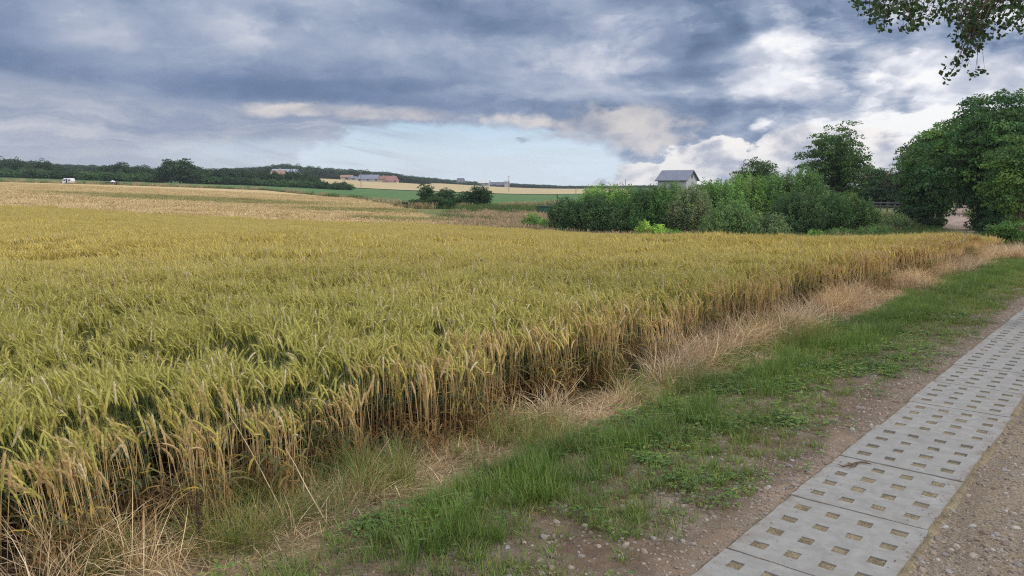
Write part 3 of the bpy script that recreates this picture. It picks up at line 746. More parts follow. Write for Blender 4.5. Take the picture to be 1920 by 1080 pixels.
yelV = [tuft(330 + i, 26, .03, .10, .05, .003, GY + [GS[0]], (.2, 1.2), .85) for i in range(3)]
strawV = [tuft(340 + i, 46, .22, .52, .09, .0036, GD, (.6, 2.4), .62, 4) for i in range(6)]
flatV = [tuft(350 + i, 40, .12, .34, .12, .0032, GD[1:] + GD, (.1, .8), 1.35, 3) for i in range(4)]
fineg = [tuft(360 + i, 110, .10, .34, .09, .0022, GT[1:] + GY, (.5, 1.6), .45, 4) for i in range(3)]
# small broad-leaved weeds (clover, plantain)
def weed(seed):
    r = random.Random(seed); b = MB()
    for i in range(r.randint(8, 16)):
        a = r.uniform(0, 6.28); d = r.uniform(.01, .07); z = r.uniform(.008, .04); L = r.uniform(.010, .022); c = r.choice([(.10, .20, .04), (.14, .25, .05), (.085, .16, .05), (.20, .26, .07)])
        x, y = math.cos(a) * d, math.sin(a) * d
        for k in range(3 if i % 2 else 1):
            aa = a + k * 2.09; LL = L if i % 2 else L * 2.2; ca, sa = math.cos(aa), math.sin(aa); w = L * .45
            b.add([(x, y, z), (x + ca * LL * .5 - sa * w, y + sa * LL * .5 + ca * w, z + .004), (x + ca * LL, y + sa * LL, z), (x + ca * LL * .5 + sa * w, y + sa * LL * .5 - ca * w, z + .004)], [(0, 1, 2, 3)], (), c)
    return b.mesh('weed', m_blade)
weedV = [weed(i) for i in range(5)]
def band(n, q0, q1, s0=1.2, s1=24.0, dens=1.0):
    """points along the verge, denser near the viewer in area terms"""
    s = s0 + (s1 - s0) * rng.random(n); q = rng.uniform(q0, q1, n); x, y = st(s, q); k = (y > 2.2) & visible(x, y, .05)
    return x[k], y[k], s[k], q[k]
def put(name, V, x, y, sc, label, cat, tilt=.1):
    n = len(x); scatter(name, V, np.stack([x, y, H(x, y) - .005], -1), rots(n, tilt), sc, rng.integers(0, len(V), n), label, cat)
def qn_(s, q): return q + (fb(s, q, .9, 8) - .5) * .7
# tall green ribbon
x, y, s, q = band(15000, -3.35, -1.95); e = qn_(s, q); p = np.exp(-((e + 2.68) / .19) ** 2) * np.clip(fb(s, q, 1.3, 9) * 4.2 - 1.6, .02, 1) * .62
e2 = (s > 6) & (fb(s, q, 1.0, 12) > .5) & (e < -2.3); p = np.maximum(p, e2 * .12)
k = rng.random(len(x)) < p; x, y, s, q = x[k], y[k], s[k], q[k]
put('tall_verge_grass', tallV, x, y, rng.uniform(.6, 1.12, len(x)) * np.clip(.75 + .5 * fb(s, q, .6, 14), 0, 1.3), 'ribbon of lush green grass along the verge', 'grass')
# short bright grass with weeds
x, y, s, q = band(26000, -3.1, -1.5); e = qn_(s, q); near = np.clip((-1.95 - e) / .5, 0, 1)
p = (np.clip(fb(s, q, 2.4, 20) * 3.4 - 1.55, 0, 1) * .6 + .15) * np.clip((-1.66 - q) / .3, 0, 1) + near * np.clip(fb(s, q, 1.6, 21) * 2.4 - .95, 0, 1) * .45 * np.clip((-e - 2.0) * 2, 0, 1)
p = p * (1 + 1.2 * np.clip((s - 8) / 6, 0, 1))
k = rng.random(len(x)) < p * .85; x, y = x[k], y[k]
put('short_verge_grass', shortV + yelV + yelV, x, y, rng.uniform(.55, 1.2, len(x)), 'sparse short grass tufts on the stony verge', 'grass')
x, y, s, q = band(9000, -3.1, -1.6, 1.2, 12); e = qn_(s, q)
k = rng.random(len(x)) < np.clip(fb(s, q, 1.9, 31) * 2.6 - 1.1, .03, 1) * .6 * np.clip((-1.5 - q) / .8, .1, 1); x, y = x[k], y[k]
put('verge_weeds', weedV, x, y, rng.uniform(.7, 1.5, len(x)), 'small clover and plantain leaves among the verge grass', 'weeds')
# straw: heaps leaning at the crop edge and flattened litter
x, y, s, q = band(11000, -4.0, -3.0, 1.0, 24); e = qn_(s, q)
p = np.exp(-((e + 3.48) / .15) ** 2) * np.clip(fb(s, q, .9, 40) * 5.0 - 2.35 + .45 * (s > 9), .02, 1)
k = rng.random(len(x)) < p * .50 * np.clip((s - 2.5) / 6.0, .22, 1) * np.where((x / y) < pu(230), 2.6, 1); x, y, s = x[k], y[k], s[k]
put('dry_straw', strawV, x, y, rng.uniform(.6, 1.15, len(x)), 'dry tan straw leaning out along the crop edge', 'straw', .25)
x, y, s, q = band(12000, -3.95, -2.9, 1.0, 22); e = qn_(s, q)
p = np.exp(-((e + 3.38) / .28) ** 2) * np.clip(fb(s, q, 1.2, 45) * 3.4 - 1.1, .06, 1)
k = rng.random(len(x)) < p * .42; x, y = x[k], y[k]
fs = rng.uniform(.6, 1.2, len(x)); put('straw_litter', flatV, x, y, np.stack([fs, fs, fs * rng.uniform(.12, .42, len(x))], -1), 'flattened dead grass and straw litter beside the crop', 'straw', .1)
# fine green-and-straw clumps at the crop foot
x, y, s, q = band(5000, -3.8, -2.9, 1.0, 20); e = qn_(s, q)
clus = np.zeros(len(x))
for (px, py, r) in ((520, 975, .36), (440, 1020, .26), (250, 1050, .25), (960, 830, .35), (720, 900, .25), (1330, 740, .6), (1560, 640, .6), (640, 900, .4), (280, 1010, .2)):
    a_, b_, c_ = ray(px, py); kk = -HC / c_; clus = np.maximum(clus, np.exp(-((x - a_ * kk) ** 2 + (y - b_ * kk) ** 2) / r ** 2))
k = rng.random(len(x)) < clus * .22; x, y = x[k], y[k]
put('fine_wild_grass', fineg, x, y, rng.uniform(.6, 1.25, len(x)), 'fine green and yellow wild grass clumps at the foot of the crop', 'grass')
# grass beyond the wheat: rough, with reddish seed heads
GR = [(.42, .30, .18), (.50, .40, .22), (.24, .25, .09), (.16, .21, .07)]
GG = [(.07, .15, .035), (.10, .18, .04), (.05, .11, .035), (.20, .20, .07)]
def rough(seed, cols, heads):
    r = random.Random(seed); b = MB()
    for i in range(130):
        x, y = r.uniform(-.6, .6), r.uniform(-.6, .6); h = r.uniform(.25, .7); c = r.choice(cols); v = r.uniform(.75, 1.2); c = tuple(k * v for k in c); a = r.uniform(0, 6.3); l = r.uniform(.03, .2); ca, sa = math.cos(a + 1.5) * l, math.sin(a + 1.5) * l
        hd = heads and r.random() < heads
        b.ribbon([(x, y, 0), (x + ca * .3, y + sa * .3, h * .6), (x + ca, y + sa, h)], [.018, .02, .028 if hd else .004], (math.cos(a), math.sin(a), 0), [c, c, (.52, .36, .26) if hd else c])
    return b.mesh('rough_tuft', m_blade)
rg = [rough(500 + i, GG, 0) for i in range(3)]; rr_ = [rough(510 + i, GR, .6) for i in range(3)]
ax, ay = grid_pts(.75, -6, 62, 26, 104); u = ax / ay; fe = far_edge(u)
lim = np.interp(u, [pu(p) for p in (690, 740, 800, 900, 1020, 1100, 1960)], [60, 90, 98, 103, 103, 70, 75])
k = (u > np.interp(ay, [45, 60, 100, 150], [pu(800), pu(800), pu(735), pu(700)])) & (u < pu(1980)) & (ay > fe + .25) & (ay < lim)
rd = np.array([(r_[0], r_[1]) for r_ in rp])
dmin = np.min(np.hypot(ax[:, None] - rd[None, :, 0], ay[:, None] - rd[None, :, 1]), axis=1); k &= dmin > 1.9
ax, ay, u = ax[k], ay[k], u[k]; n = len(ax)
redp = np.clip(fb(ax, ay, .09, 50) * 2.4 - 1.0 + .45 * np.exp(-((u - pu(900)) / .10) ** 2) * (ay < 75) - .5 * (u > pu(1640)), 0.03, .95)
red = rng.random(n) < redp
scatter('rough_meadow', rg + rr_, np.stack([ax, ay, H(ax, ay)], -1), rots(n, .08), rng.uniform(.6, 1.1, n) * np.where(ay > 85, 1.3, 1), np.where(red, rng.integers(3, 6, n), rng.integers(0, 3, n)), 'rough meadow grass with reddish seed heads beyond the wheat', 'grass')
ax, ay = grid_pts(1.2, -75, -2, 47.6, 49.4)   # weedy strip where wheat and barley meet
# weedy margin before the green crop
ax, ay = grid_pts(1.4, -150, 16, 100, 200); u = ax / ay
yb = np.interp(u, [pu(p) for p in (-1100, 0, 250, 500, 650, 720, 790, 860, 1000)], [184, 184, 187, 193, 152, 112, 100, 100, 101])
k = (np.abs(ay - yb) < 4.5) & (rng.random(len(ax)) < .8); ax, ay = ax[k], ay[k]; n = len(ax)
scatter('field_margin', rg + rr_, np.stack([ax, ay, H(ax, ay)], -1), rots(n, .08), rng.uniform(.8, 1.8, n), rng.integers(0, 6, n), 'weedy margin between the barley and the green crop', 'grass')
# far right verge beyond the crop corner: straw and green
x, y, s, q = band(2600, -4.2, -1.6, 22.5, 34); k = (x / y < pu(2050)) & ((x / y > pu(1855)) | (y < 19.5)); x, y = x[k], y[k]
put('corner_straw', strawV + tallV, x, y, rng.uniform(.9, 1.5, len(x)), 'straw and grass at the far corner of the wheat', 'grass')

# ------------------------------------------------------------------ loose stones
m_st, t = mat_new('loose_stone'); oi = t.nodes.new('ShaderNodeObjectInfo'); rnd = X(t, oi.outputs['Random']); P = obj_pos(t)
c = mixc(t, rnd, (.14, .105, .08), (.36, .30, .25)); c = mixc(t, rnd.sm(.90, .93), c, (.40, .38, .355)); c = mixc(t, (rnd * 9.0)._m('FRACT', None).sm(.7, .8) * .6, c, (.24, .23, .24))
n1 = noise(t, P, 2.5, 4, .6); out_pr(t, mixc(t, n1.sm(.3, .7) * .4, c, (.14, .11, .09)), .85, .25)
def stone(seed):
    r = random.Random(seed); n0, n1 = 5, 8; V = []; ax = (1, r.uniform(.6, .95), r.uniform(.4, .7))
    for i in range(1, n0):
        for j in range(n1):
            a = math.pi * i / n0; p = 6.283 * j / n1; k = 1 + r.uniform(-.18, .18); V.append((math.sin(a) * math.cos(p) * ax[0] * k, math.sin(a) * math.sin(p) * ax[1] * k, math.cos(a) * ax[2] * k))
    V += [(0, 0, ax[2]), (0, 0, -ax[2])]; T = [(len(V) - 2, j, (j + 1) % n1) for j in range(n1)] + [(len(V) - 1, (n0 - 2) * n1 + (j + 1) % n1, (n0 - 2) * n1 + j) for j in range(n1)]
    Q = [(i * n1 + j, (i + 1) * n1 + j, (i + 1) * n1 + (j + 1) % n1, i * n1 + (j + 1) % n1) for i in range(n0 - 2) for j in range(n1)]
    return raw_mesh('stone', np.array(V), [np.array(Q), np.array(T)], m_st, smooth=False)
stV = [stone(i) for i in range(7)]
n0 = 80000; s = 1.5 + 13 * rng.random(n0) ** 1.5; q = rng.uniform(-2.9, 1.2, n0); x, y = st(s, q); e = qn_(s, q)
gap_ = (q > Q0 - .015) & (q < Q0 + SWD + .01)
p = np.where(q < Q0, np.clip(1.15 - (Q0 - q) / .9, .12, 1) * np.clip(fb(s, q, 1.7, 60) * 2.6 - .55, .15, 1), np.clip(fb(s, q, 1.1, 62) * 2.6 - .3, .3, 1))
k = visible(x, y, .03) & ~gap_ & (rng.random(n0) < p) & (y > 2.2); x, y, q, s = x[k], y[k], q[k], s[k]; n = len(x)
sz = .0035 + rng.gamma(1.3, .0032, n) + (rng.random(n) < .03) * rng.uniform(.006, .016, n); sz = np.where((q > Q0 + SWD) & (rng.random(n) < .05), rng.uniform(.010, .024, n), sz); sz = np.minimum(sz, .028)
scatter('loose_gravel', stV, np.stack([x, y, H(x, y) - sz * .08], -1), rng.uniform(-.5, .5, (n, 3)) + rots(n, .1), sz, rng.integers(0, 7, n), 'loose pebbles and gravel scattered beside the concrete track', 'gravel')
n0 = 2600; s = 1.5 + 9 * rng.random(n0); q = rng.uniform(Q0, Q0 + SWD, n0); k = (np.minimum(q - Q0, Q0 + SWD - q) < rng.gamma(1.0, .05, n0)); s, q = s[k], q[k]; x, y = st(s, q); n = len(x)
scatter('slab_grit', stV, np.stack([x, y, np.full(n, TOP + .002)], -1), rots(n, .3), rng.uniform(.0015, .0045, n), rng.integers(0, 7, n), 'dark grit and crumbs lying along the slab edges', 'grit')

# dead weed stalk and the long leaning straws at the crop foot
def gp0(px, py, z=0.0):
    a, bb, c = ray(px, py); k = (z - HC) / c; return Vector((a * k, bb * k, z))
m_dead = simple_mat('dead_weed', (.055, .035, .028), .9, .3, 20)
b = MB(); p0 = gp0(373, 1035); rr0 = random.Random(5)
top = p0 + Vector((.01, .0, .30)); b.tube([p0, p0 + Vector((.004, 0, .12)), p0 + Vector((-.003, 0, .22)), top], [.004, .0035, .003, .002], 5)
for i in range(46):
    z = rr0.uniform(.06, .30); a = rr0.uniform(0, 6.3); l = rr0.uniform(.012, .035); c0 = p0 + Vector((0, 0, z)); e = c0 + Vector((math.cos(a) * l, math.sin(a) * l, rr0.uniform(0, .03)))
    b.tube([c0, e], [.0015, .0012], 3); b.tube([e - Vector((0, 0, .004)), e, e + Vector((0, 0, .006))], [.001, .005, .001], 4)
tag(b.obj('dead_dock_stalk', m_dead), 'dark brown dead weed stalk standing in front of the green grass clump', 'dead stalk')
m_str = simple_mat('pale_straw', (.58, .46, .27), .7, .15, 30)
def straw_thing(pa, pb, pc, label):
    b = MB(); b.tube([pa, pa.lerp(pb, .5) + Vector((0, 0, .01)), pb, pb.lerp(pc, .5), pc], [.0012, .0022, .0026, .0026, .003], 5)
    tag(b.obj('long_straw', m_str, smooth=True), label, 'straw')
def atp(px, py, Y): return Vector(at(px, py, Y))
straw_thing(atp(535, 840, 3.95), atp(575, 915, 3.75), gp0(618, 990), 'long pale straw leaning to the right in front of the green clump')
straw_thing(atp(420, 765, 4.2), atp(470, 845, 4.1), atp(530, 960, 3.9), 'long pale straw slanting down through the wheat edge left of the clump')
straw_thing(atp(520, 940, 3.9), atp(545, 1010, 3.75), gp0(560, 1010), 'short broken straw at the front of the clump')

# ------------------------------------------------------------------ trees and shrubs
m_leaf = leaf_mat('tree_leaves', .16, .36, .5)
m_bark = simple_mat('grey_brown_bark', (.13, .10, .075), .95, .35, 6)
def leaf_cloud(C, Nrm, size, col, r, asp=.6, orient=.6, up=0.0):
    """one small leaf-shaped face per point"""
    n = len(C); d = r.normal(size=(n, 3)); nn = Nrm * orient + d * (1 - orient) + np.array([0, 0, .25]); nn /= np.linalg.norm(nn, axis=1)[:, None] + 1e-9
    a = r.normal(size=(n, 3)) + np.array([0, 0, up]); a -= nn * (a * nn).sum(1)[:, None]; a /= np.linalg.norm(a, axis=1)[:, None] + 1e-9
    b = np.cross(nn, a); L = (size * r.uniform(.6, 1.3, n))[:, None]; W = L * asp
    V = np.stack([C - a * L * .5, C + b * W * .5 + a * L * .05 + nn * L * .08, C + a * L * .5, C - b * W * .5 + a * L * .05 + nn * L * .08], 1).reshape(-1, 3)
    return V, np.arange(n * 4).reshape(n, 4), np.repeat(col, 4, 0)
def crown_mesh(name, blobs, leaf, seed, base, puff=.9, dens=1.0, asp=.6, up=0.0, hue=.2, gaps=.15, per=None):
    """blobs: (cx,cy,cz,rx,ry,rz) lobes; leaves are gathered in puffs over and inside the lobes"""
    r = np.random.default_rng(seed); Vs, Fs, Cs = [], [], []; off = 0; base = np.array(base)
    for (cx, cy, cz, rx, ry, rz) in blobs:
        area = 4 * math.pi * ((rx * ry) ** 1.6 / 3 + (rx * rz) ** 1.6 / 3 + (ry * rz) ** 1.6 / 3) ** (1 / 1.6)
        n = max(6, int(area / (puff * puff) * 1.25))
        d = r.normal(size=(n, 3)); d /= np.linalg.norm(d, axis=1)[:, None]; rad = 1 - np.abs(r.normal(0, .20, n)); rad = np.where(r.random(n) < .22, r.random(n) * .8, rad) * r.uniform(.88, 1.13, n)
        pc = np.array([cx, cy, cz]) + d * rad[:, None] * np.array([rx, ry, rz]); keep = r.random(n) > gaps; pc = pc[keep]; d = d[keep]
        pr = puff * r.uniform(.45, 1.05, len(pc)); m = per or int(max(10, 26 * dens * (puff / leaf) ** 2 * .20))
        tone = r.normal(.22, .24, len(pc)).clip(-.5, .9); warm = r.normal(0, hue, len(pc))
        for p, dd, q, tn, wm in zip(pc, d, pr, tone, warm):
            k = max(5, int(m * (q / puff) ** 2)); e = r.normal(size=(k, 3)); e /= np.linalg.norm(e, axis=1)[:, None]
            e[:, 2] = np.abs(e[:, 2]) * .9 - .25
            pos = p + e * (q * r.uniform(.35, 1.0, k) ** .5)[:, None] * np.array([1, 1, .75]); nr = e * .7 + dd * .5
            c = base * (1 + tn) * np.array([1 + wm * .6, 1 + wm * .15, 1 - wm * .3]); cc = c[None] * r.uniform(.75, 1.25, (k, 1)) * r.uniform(.92, 1.08, (k, 3))
            V, Q, K = leaf_cloud(pos, nr, leaf, np.clip(cc, .005, 1), r, asp, .55, up); Vs.append(V); Fs.append(Q + off); Cs.append(K); off += len(V)
    return raw_mesh(name, np.concatenate(Vs), [np.concatenate(Fs)], m_leaf, np.concatenate(Cs))
def trunk_mesh(name, h, r0, blobs, seed, forks=1, mat=None, lean=(0, 0), n=8, limbs=True):
    r = random.Random(seed); b = MB()
    tops = []
    for f in range(forks):
        a = r.uniform(0, 6.3); sp_ = (.10 * h if forks > 1 else .02 * h); P = []; k = 6
        for i in range(k + 1):
            u = i / k; P.append((math.cos(a) * sp_ * (.25 + u) * (forks > 1) + lean[0] * u + r.gauss(0, .012 * h) * (i > 0), math.sin(a) * sp_ * (.25 + u) * (forks > 1) + lean[1] * u + r.gauss(0, .012 * h) * (i > 0), h * u - .15 * (i == 0)))
        rr = r0 * (1 if forks == 1 else .62); b.tube(P, [rr * (1.35 if i == 0 else 1.02 - .62 * i / k) for i in range(k + 1)], n); tops.append([Vector(p) for p in P])
    if limbs:
        for j, bl in enumerate(blobs):
            T = tops[j % forks]; s0 = T[r.randint(2, len(T) - 2)]; e = Vector(bl[:3]); 
            if (e - s0).length < .3: continue
            m = s0.lerp(e, .5) + Vector((r.gauss(0, .08), r.gauss(0, .08), -.08)) * (e - s0).length; b.tube([s0, m, e], [r0 * .34, r0 * .2, r0 * .06], 6)
            for q in range(4):
                d = Vector((r.gauss(0, 1), r.gauss(0, 1), r.gauss(.3, .7))).normalized() * max(bl[3], .3) * .6; b.tube([e, e + d * .5 + Vector((0, 0, .05)), e + d], [r0 * .12, r0 * .07, r0 * .02], 4)
    return b.mesh(name, mat or m_bark, True)
def tree(label, cat, loc, crown, trunk, group=None, scale=1.0, rz=0.0, name='tree'):
    e = empty(name, loc, rz); e.scale = (scale,) * 3 if not isinstance(scale, tuple) else scale
    link(bpy.data.objects.new('crown', crown), e); link(bpy.data.objects.new('trunk', trunk), e)
    return tag(e, label, cat, group)
def lobes(seed, w, d, z0, z1, n, fill=.5, flat=1.0, shape='round'):
    """a full rounded crown of n lobes, w wide, d deep, from z0 to z1"""
    r = random.Random(seed); out = []; h = z1 - z0; zc = (z0 + z1) / 2; ls = .52 / n ** .30
    for i in range(n):
        u = 1 - 2 * (i + .5) / n; a = i * 2.39996 + r.uniform(-.3, .3); q = math.sqrt(1 - u * u); k = r.uniform(.44, .84) if i % 5 else .25
        z = zc + u * h / 2 * k * 1.05; wk = 1.0
        if shape == 'cone': wk = 1.15 - .85 * (z - z0) / h
        if shape == 'round': wk = .92 + .16 * (1 - (z - z0) / h)
        v = r.uniform(.65, 1.3); out.append((math.cos(a) * q * w / 2 * k * wk, math.sin(a) * q * d / 2 * k * wk, z, w * ls * v * wk, d * ls * v * wk, h * ls * v * .92))
    return out
def ground_at(px, Y):
    u = pu(px); x = u * Y; return x, Y, Hs(x, Y)
DK, MD, LT, YG = (.034, .078, .026), (.045, .105, .028), (.075, .155, .038), (.10, .16, .036)

# big trees at the right, along the road
def big_tree(label, px, Y, w, z0, z1, n, seed, base, leaf=.20, puff=.85, r0=.28, hue=.2, h=None, d=None, forks=1, dens=1.0, gaps=.12, group='big trees along the dirt road', cat='tree', name='broadleaf_tree', lean=(0, 0)):
    L = lobes(seed, w, d or w * .85, z0, z1, n); cr = crown_mesh('crown', L, leaf, seed, base, puff, dens, gaps=gaps, hue=hue)
    tk = trunk_mesh('trunk', h or (z0 + (z1 - z0) * .42), r0, L, seed, forks, lean=lean)
    return tree(label, cat, ground_at(px, Y), cr, tk, group, name=name)
big_tree('tallest broad dark green tree at the right edge, its crown rising above all others', 1924, 50, 10.4, .2, 9.5, 34, 11, (.052, .122, .032), r0=.4)
big_tree('lighter green tree leaning over the left side of the dirt road', 1768, 62, 7.2, 1.7, 8.7, 26, 12, (.088, .175, .040), r0=.3)
big_tree('dark dense tree directly left of the dirt road opening, crown down to the grass', 1738, 60, 3.6, -.1, 6.2, 18, 13, (.052, .118, .032), r0=.22)
big_tree('reddish dark plum coloured small tree at the left end of the right hand tree group', 1712, 70, 3.6, 1.3, 6.0, 12, 14, (.040, .044, .026), hue=.3, r0=.18)
big_tree('bright mid green young tree in front of the tallest tree at the right edge', 1918, 40, 3.4, 1.2, 5.4, 12, 15, (.095, .185, .045), leaf=.15, puff=.6, r0=.14)
big_tree('dark tree filling the gap right of the dirt road under the tallest tree', 1884, 56, 4.6, -.1, 6.8, 20, 16, (.034, .086, .024), r0=.25)
big_tree('green tree beyond the road bend, seen over the dirt road opening', 1800, 92, 7, .5, 7.6, 14, 17, (.050, .115, .028), leaf=.26, puff=1.1)
big_tree('dark tree closing the view behind the bend of the dirt road', 1760, 104, 9, .3, 9.5, 16, 18, (.034, .085, .024), leaf=.28, puff=1.2)
big_tree('tall dark tree standing behind the lighter leaning tree', 1850, 78, 9.5, 1.5, 11.2, 20, 19, (.030, .078, .020), leaf=.26, puff=1.1, r0=.35)
# lone tree and companions on the shrub belt
big_tree('lone spreading tree with several stems rising above the middle of the shrub belt', 1565, 72, 6.6, 1.6, 9.1, 22, 21, (.068, .138, .038), leaf=.19, puff=.62, r0=.24, forks=3, dens=.8, gaps=.38, group=None, cat='tree')
big_tree('low open tree top behind the shrubs right of the grey roofed house', 1428, 78, 4.2, 2.6, 6.0, 10, 22, (.060, .112, .032), leaf=.2, puff=.7, dens=.7, gaps=.35, forks=2, group=None)
big_tree('small rounded tree left of the low open tree, half hidden by shrubs', 1398, 82, 3.0, 2.0, 4.9, 8, 23, (.040, .085, .026), leaf=.2, puff=.7, group=None)
big_tree('small pointed green tree beside the red roof in the gap between the tree groups', 1641, 108, 3.2, 1.4, 5.4, 8, 24, (.045, .105, .030), leaf=.25, puff=.8, group=None)
big_tree('thin airy small tree right of the red roof', 1678, 98, 3.8, 1.8, 5.0, 9, 25, (.045, .080, .028), leaf=.2, puff=.6, dens=.45, gaps=.4, forks=2, group=None)
hedge_i = 0
for (px, Y, w, h, base, lab) in [(1632, 100, 5, 2.6, DK, 'dark hedge shrub below the red roof, left end'), (1660, 99, 5, 2.7, (.024, .06, .02), 'dark hedge shrub in the middle of the hedge behind the rail fence'),
                                 (1690, 97, 4.6, 2.5, DK, 'dark hedge shrub at the right end behind the rail fence')]:
    L = lobes(60 + int(px), w, 3, -.2, h, 10); tree(lab, 'shrub', ground_at(px, Y), crown_mesh('crown', L, .24, int(px), base, .7), trunk_mesh('stems', h * .6, .08, L, int(px), 2), 'hedge behind the rail fence', name='hedge_shrub')

def shoot_shrub(label, px, Y, w, h, seed, base, n=230, leaf=.14, asp=.46, d=None, top=.32, name='willow_shrub', group='shrubs in the belt between wheat and houses', tone=.16, sx=0.0, round_=.62):
    """a shrub of many upright shoots, each carrying narrow leaves"""
    w = w * 1.22; r = np.random.default_rng(seed); d = d or w * .8; b = MB(); rr = random.Random(seed)
    Vs, Fs, Cs = [], [], []; off = 0; base = np.array(base)
    n = int(n * (w * h / 12) ** .8) + 20
    for i in range(n):
        a = r.uniform(0, 6.283); q = r.random() ** .5; ex, ey = math.cos(a) * q * w / 2, math.sin(a) * q * d / 2
        H_ = h * (1 - round_ * q ** 3.0) * r.uniform(.74, 1.02) * (1.0 + .10 * (r.random() < .08)); bx, by = ex * .25, ey * .25; H_ = max(H_, h * .2)
        k = int(max(16, H_ * 26 * (.16 / leaf) ** 1.3)); u = r.random(k) ** .55
        bow = u ** .8
        C = np.stack([bx + (ex - bx) * bow, by + (ey - by) * bow, H_ * (u ** 1.15)], -1) + r.normal(0, 1, (k, 3)) * np.array([.17, .17, .10]) * (1.1 - .75 * u)[:, None] * (1 + w * .06)
        C[:, 2] = np.maximum(C[:, 2], .02); out = np.array([math.cos(a), math.sin(a), .6]) * np.ones((k, 1))
        tn = r.normal(0, tone); c = base * (1 + tn) * np.array([1 + r.normal(0, .10), 1, 1 + r.normal(0, .1)]); cc = c[None] * r.uniform(.7, 1.3, (k, 1)) * (1 + np.clip(u - .75, 0, 1) * .5)[:, None]
        V, Q, K = leaf_cloud(C, out, leaf, np.clip(cc, .005, 1), r, asp, .5, .45); Vs.append(V); Fs.append(Q + off); Cs.append(K); off += len(V)
        if i % 6 == 0: b.tube([(bx, by, -.1), ((bx + ex) / 2, (by + ey) / 2, H_ * .5), (ex, ey, H_ * .95)], [.03, .02, .006], 4)
    e = empty(name, ground_at(px, Y)); e.location.x += sx
    link(bpy.data.objects.new('foliage', raw_mesh('foliage', np.concatenate(Vs), [np.concatenate(Fs)], m_leaf, np.concatenate(Cs))), e)
    b.obj('stems', m_bark, e, True)
    return tag(e, label, 'shrub', group)
WD, WM, WL, WG, WB = (.028, .068, .024), (.056, .130, .034), (.085, .175, .042), (.085, .135, .065), (.15, .28, .05)
SH = [
 ('very dark rounded shrub at the left end of the belt', 1062, 52, 2.7, 2.3, WD, {}),
 ('very dark broad shrub second from the left end of the belt', 1118, 51, 3.4, 2.6, WD, {}),
 ('dark shrub with bright top right beside the broad dark one', 1163, 52, 2.6, 2.5, (.028, .078, .022), {}),
 ('light green feathery shrub rising behind the dark left shrubs', 1132, 60, 4.6, 3.1, WL, {}),
 ('light green feathery shrub behind, just left of the house', 1178, 62, 4.0, 3.0, WM, {}),
 ('mid green shrub directly below the left wall of the grey roofed house', 1218, 57, 3.2, 3.15, (.030, .080, .024), {}),
 ('dense green shrub under the middle of the grey roofed house', 1255, 56, 3.2, 3.3, WM, {}),
 ('grey green willow shrub below the gable of the house', 1296, 54, 3.0, 3.2, WG, {}),
 ('rounded mid green shrub standing furthest forward at the wheat edge', 1372, 47.5, 3.5, 2.35, (.060, .125, .042), {'round_': .75}),
 ('rounded silvery green low shrub at the right shoulder of the forward shrub', 1442, 48, 3.2, 1.8, (.068, .125, .052), {'round_': .75}),
 ('tall feathery shrub behind the forward rounded shrub', 1342, 58, 4.4, 3.5, WM, {}),
 ('tall light green shrub in the middle of the belt', 1395, 60, 4.2, 3.8, WL, {}),
 ('tall mid green shrub just left of the lone tree', 1448, 60, 4.4, 3.9, WM, {}),
 ('highest light green shrub crowding the foot of the lone tree', 1502, 60, 4.2, 4.3, (.048, .115, .028), {}),
 ('dark green shrub with deep shade below the lone tree', 1498, 53, 3.6, 2.9, WD, {}),
 ('mid green shrub right of the deep shaded one', 1545, 55, 3.6, 2.9, (.034, .086, .024), {}),
 ('round green shrub under the right side of the lone tree', 1590, 57, 3.2, 2.7, (.040, .096, .026), {}),
 ('smaller green shrub at the right end of the belt', 1622, 57, 2.4, 2.2, (.048, .108, .030), {}),
 ('small pale weed-like shrub between belt and rail fence', 1690, 55, 2.6, 1.3, (.070, .125, .050), {'leaf': .13}),
 ('bright yellow green sapling in front of the belt below the house', 1212, 50.5, 1.1, 1.25, WB, {'leaf': .12, 'asp': .5}),
 ('bright yellow green sapling second, right of the first one below the house', 1238, 50, 1.0, 1.1, WB, {'leaf': .12, 'asp': .5}),
 ('bright low sapling just left of the forward rounded shrub', 1268, 49.5, 1.6, .8, (.07, .17, .035), {'leaf': .12, 'asp': .5}),
 ('bright green sapling in the grass right of the forward rounded shrub', 1533, 47, 1.0, .9, (.08, .18, .04), {'leaf': .12, 'asp': .5}),
 ('small fresh green bush left of the belt in the rough grass', 1000, 56, 1.7, 1.25, (.07, .16, .035), {'leaf': .13, 'asp': .5}),
 ('tiny fresh green bush beside the small bush left of the belt', 1022, 54, 1.0, 1.0, (.08, .17, .04), {'leaf': .13, 'asp': .5}),
 ('low green weeds shrub at the foot of the right end shrubs', 1580, 50, 2.4, .8, (.055, .13, .035), {'leaf': .12}),
 ('low green weeds shrub left of the road mouth', 1650, 49, 2.8, .9, (.055, .125, .038), {'leaf': .12}),
]
for i, (lab, px, Y, w, h, c, kw) in enumerate(SH): shoot_shrub(lab, px, Y, w, h * (1.16 if h > 2.2 else 1.12), 700 + i, (c[0] * 2.35, c[1] * 1.95, c[2] * 1.9), **kw)
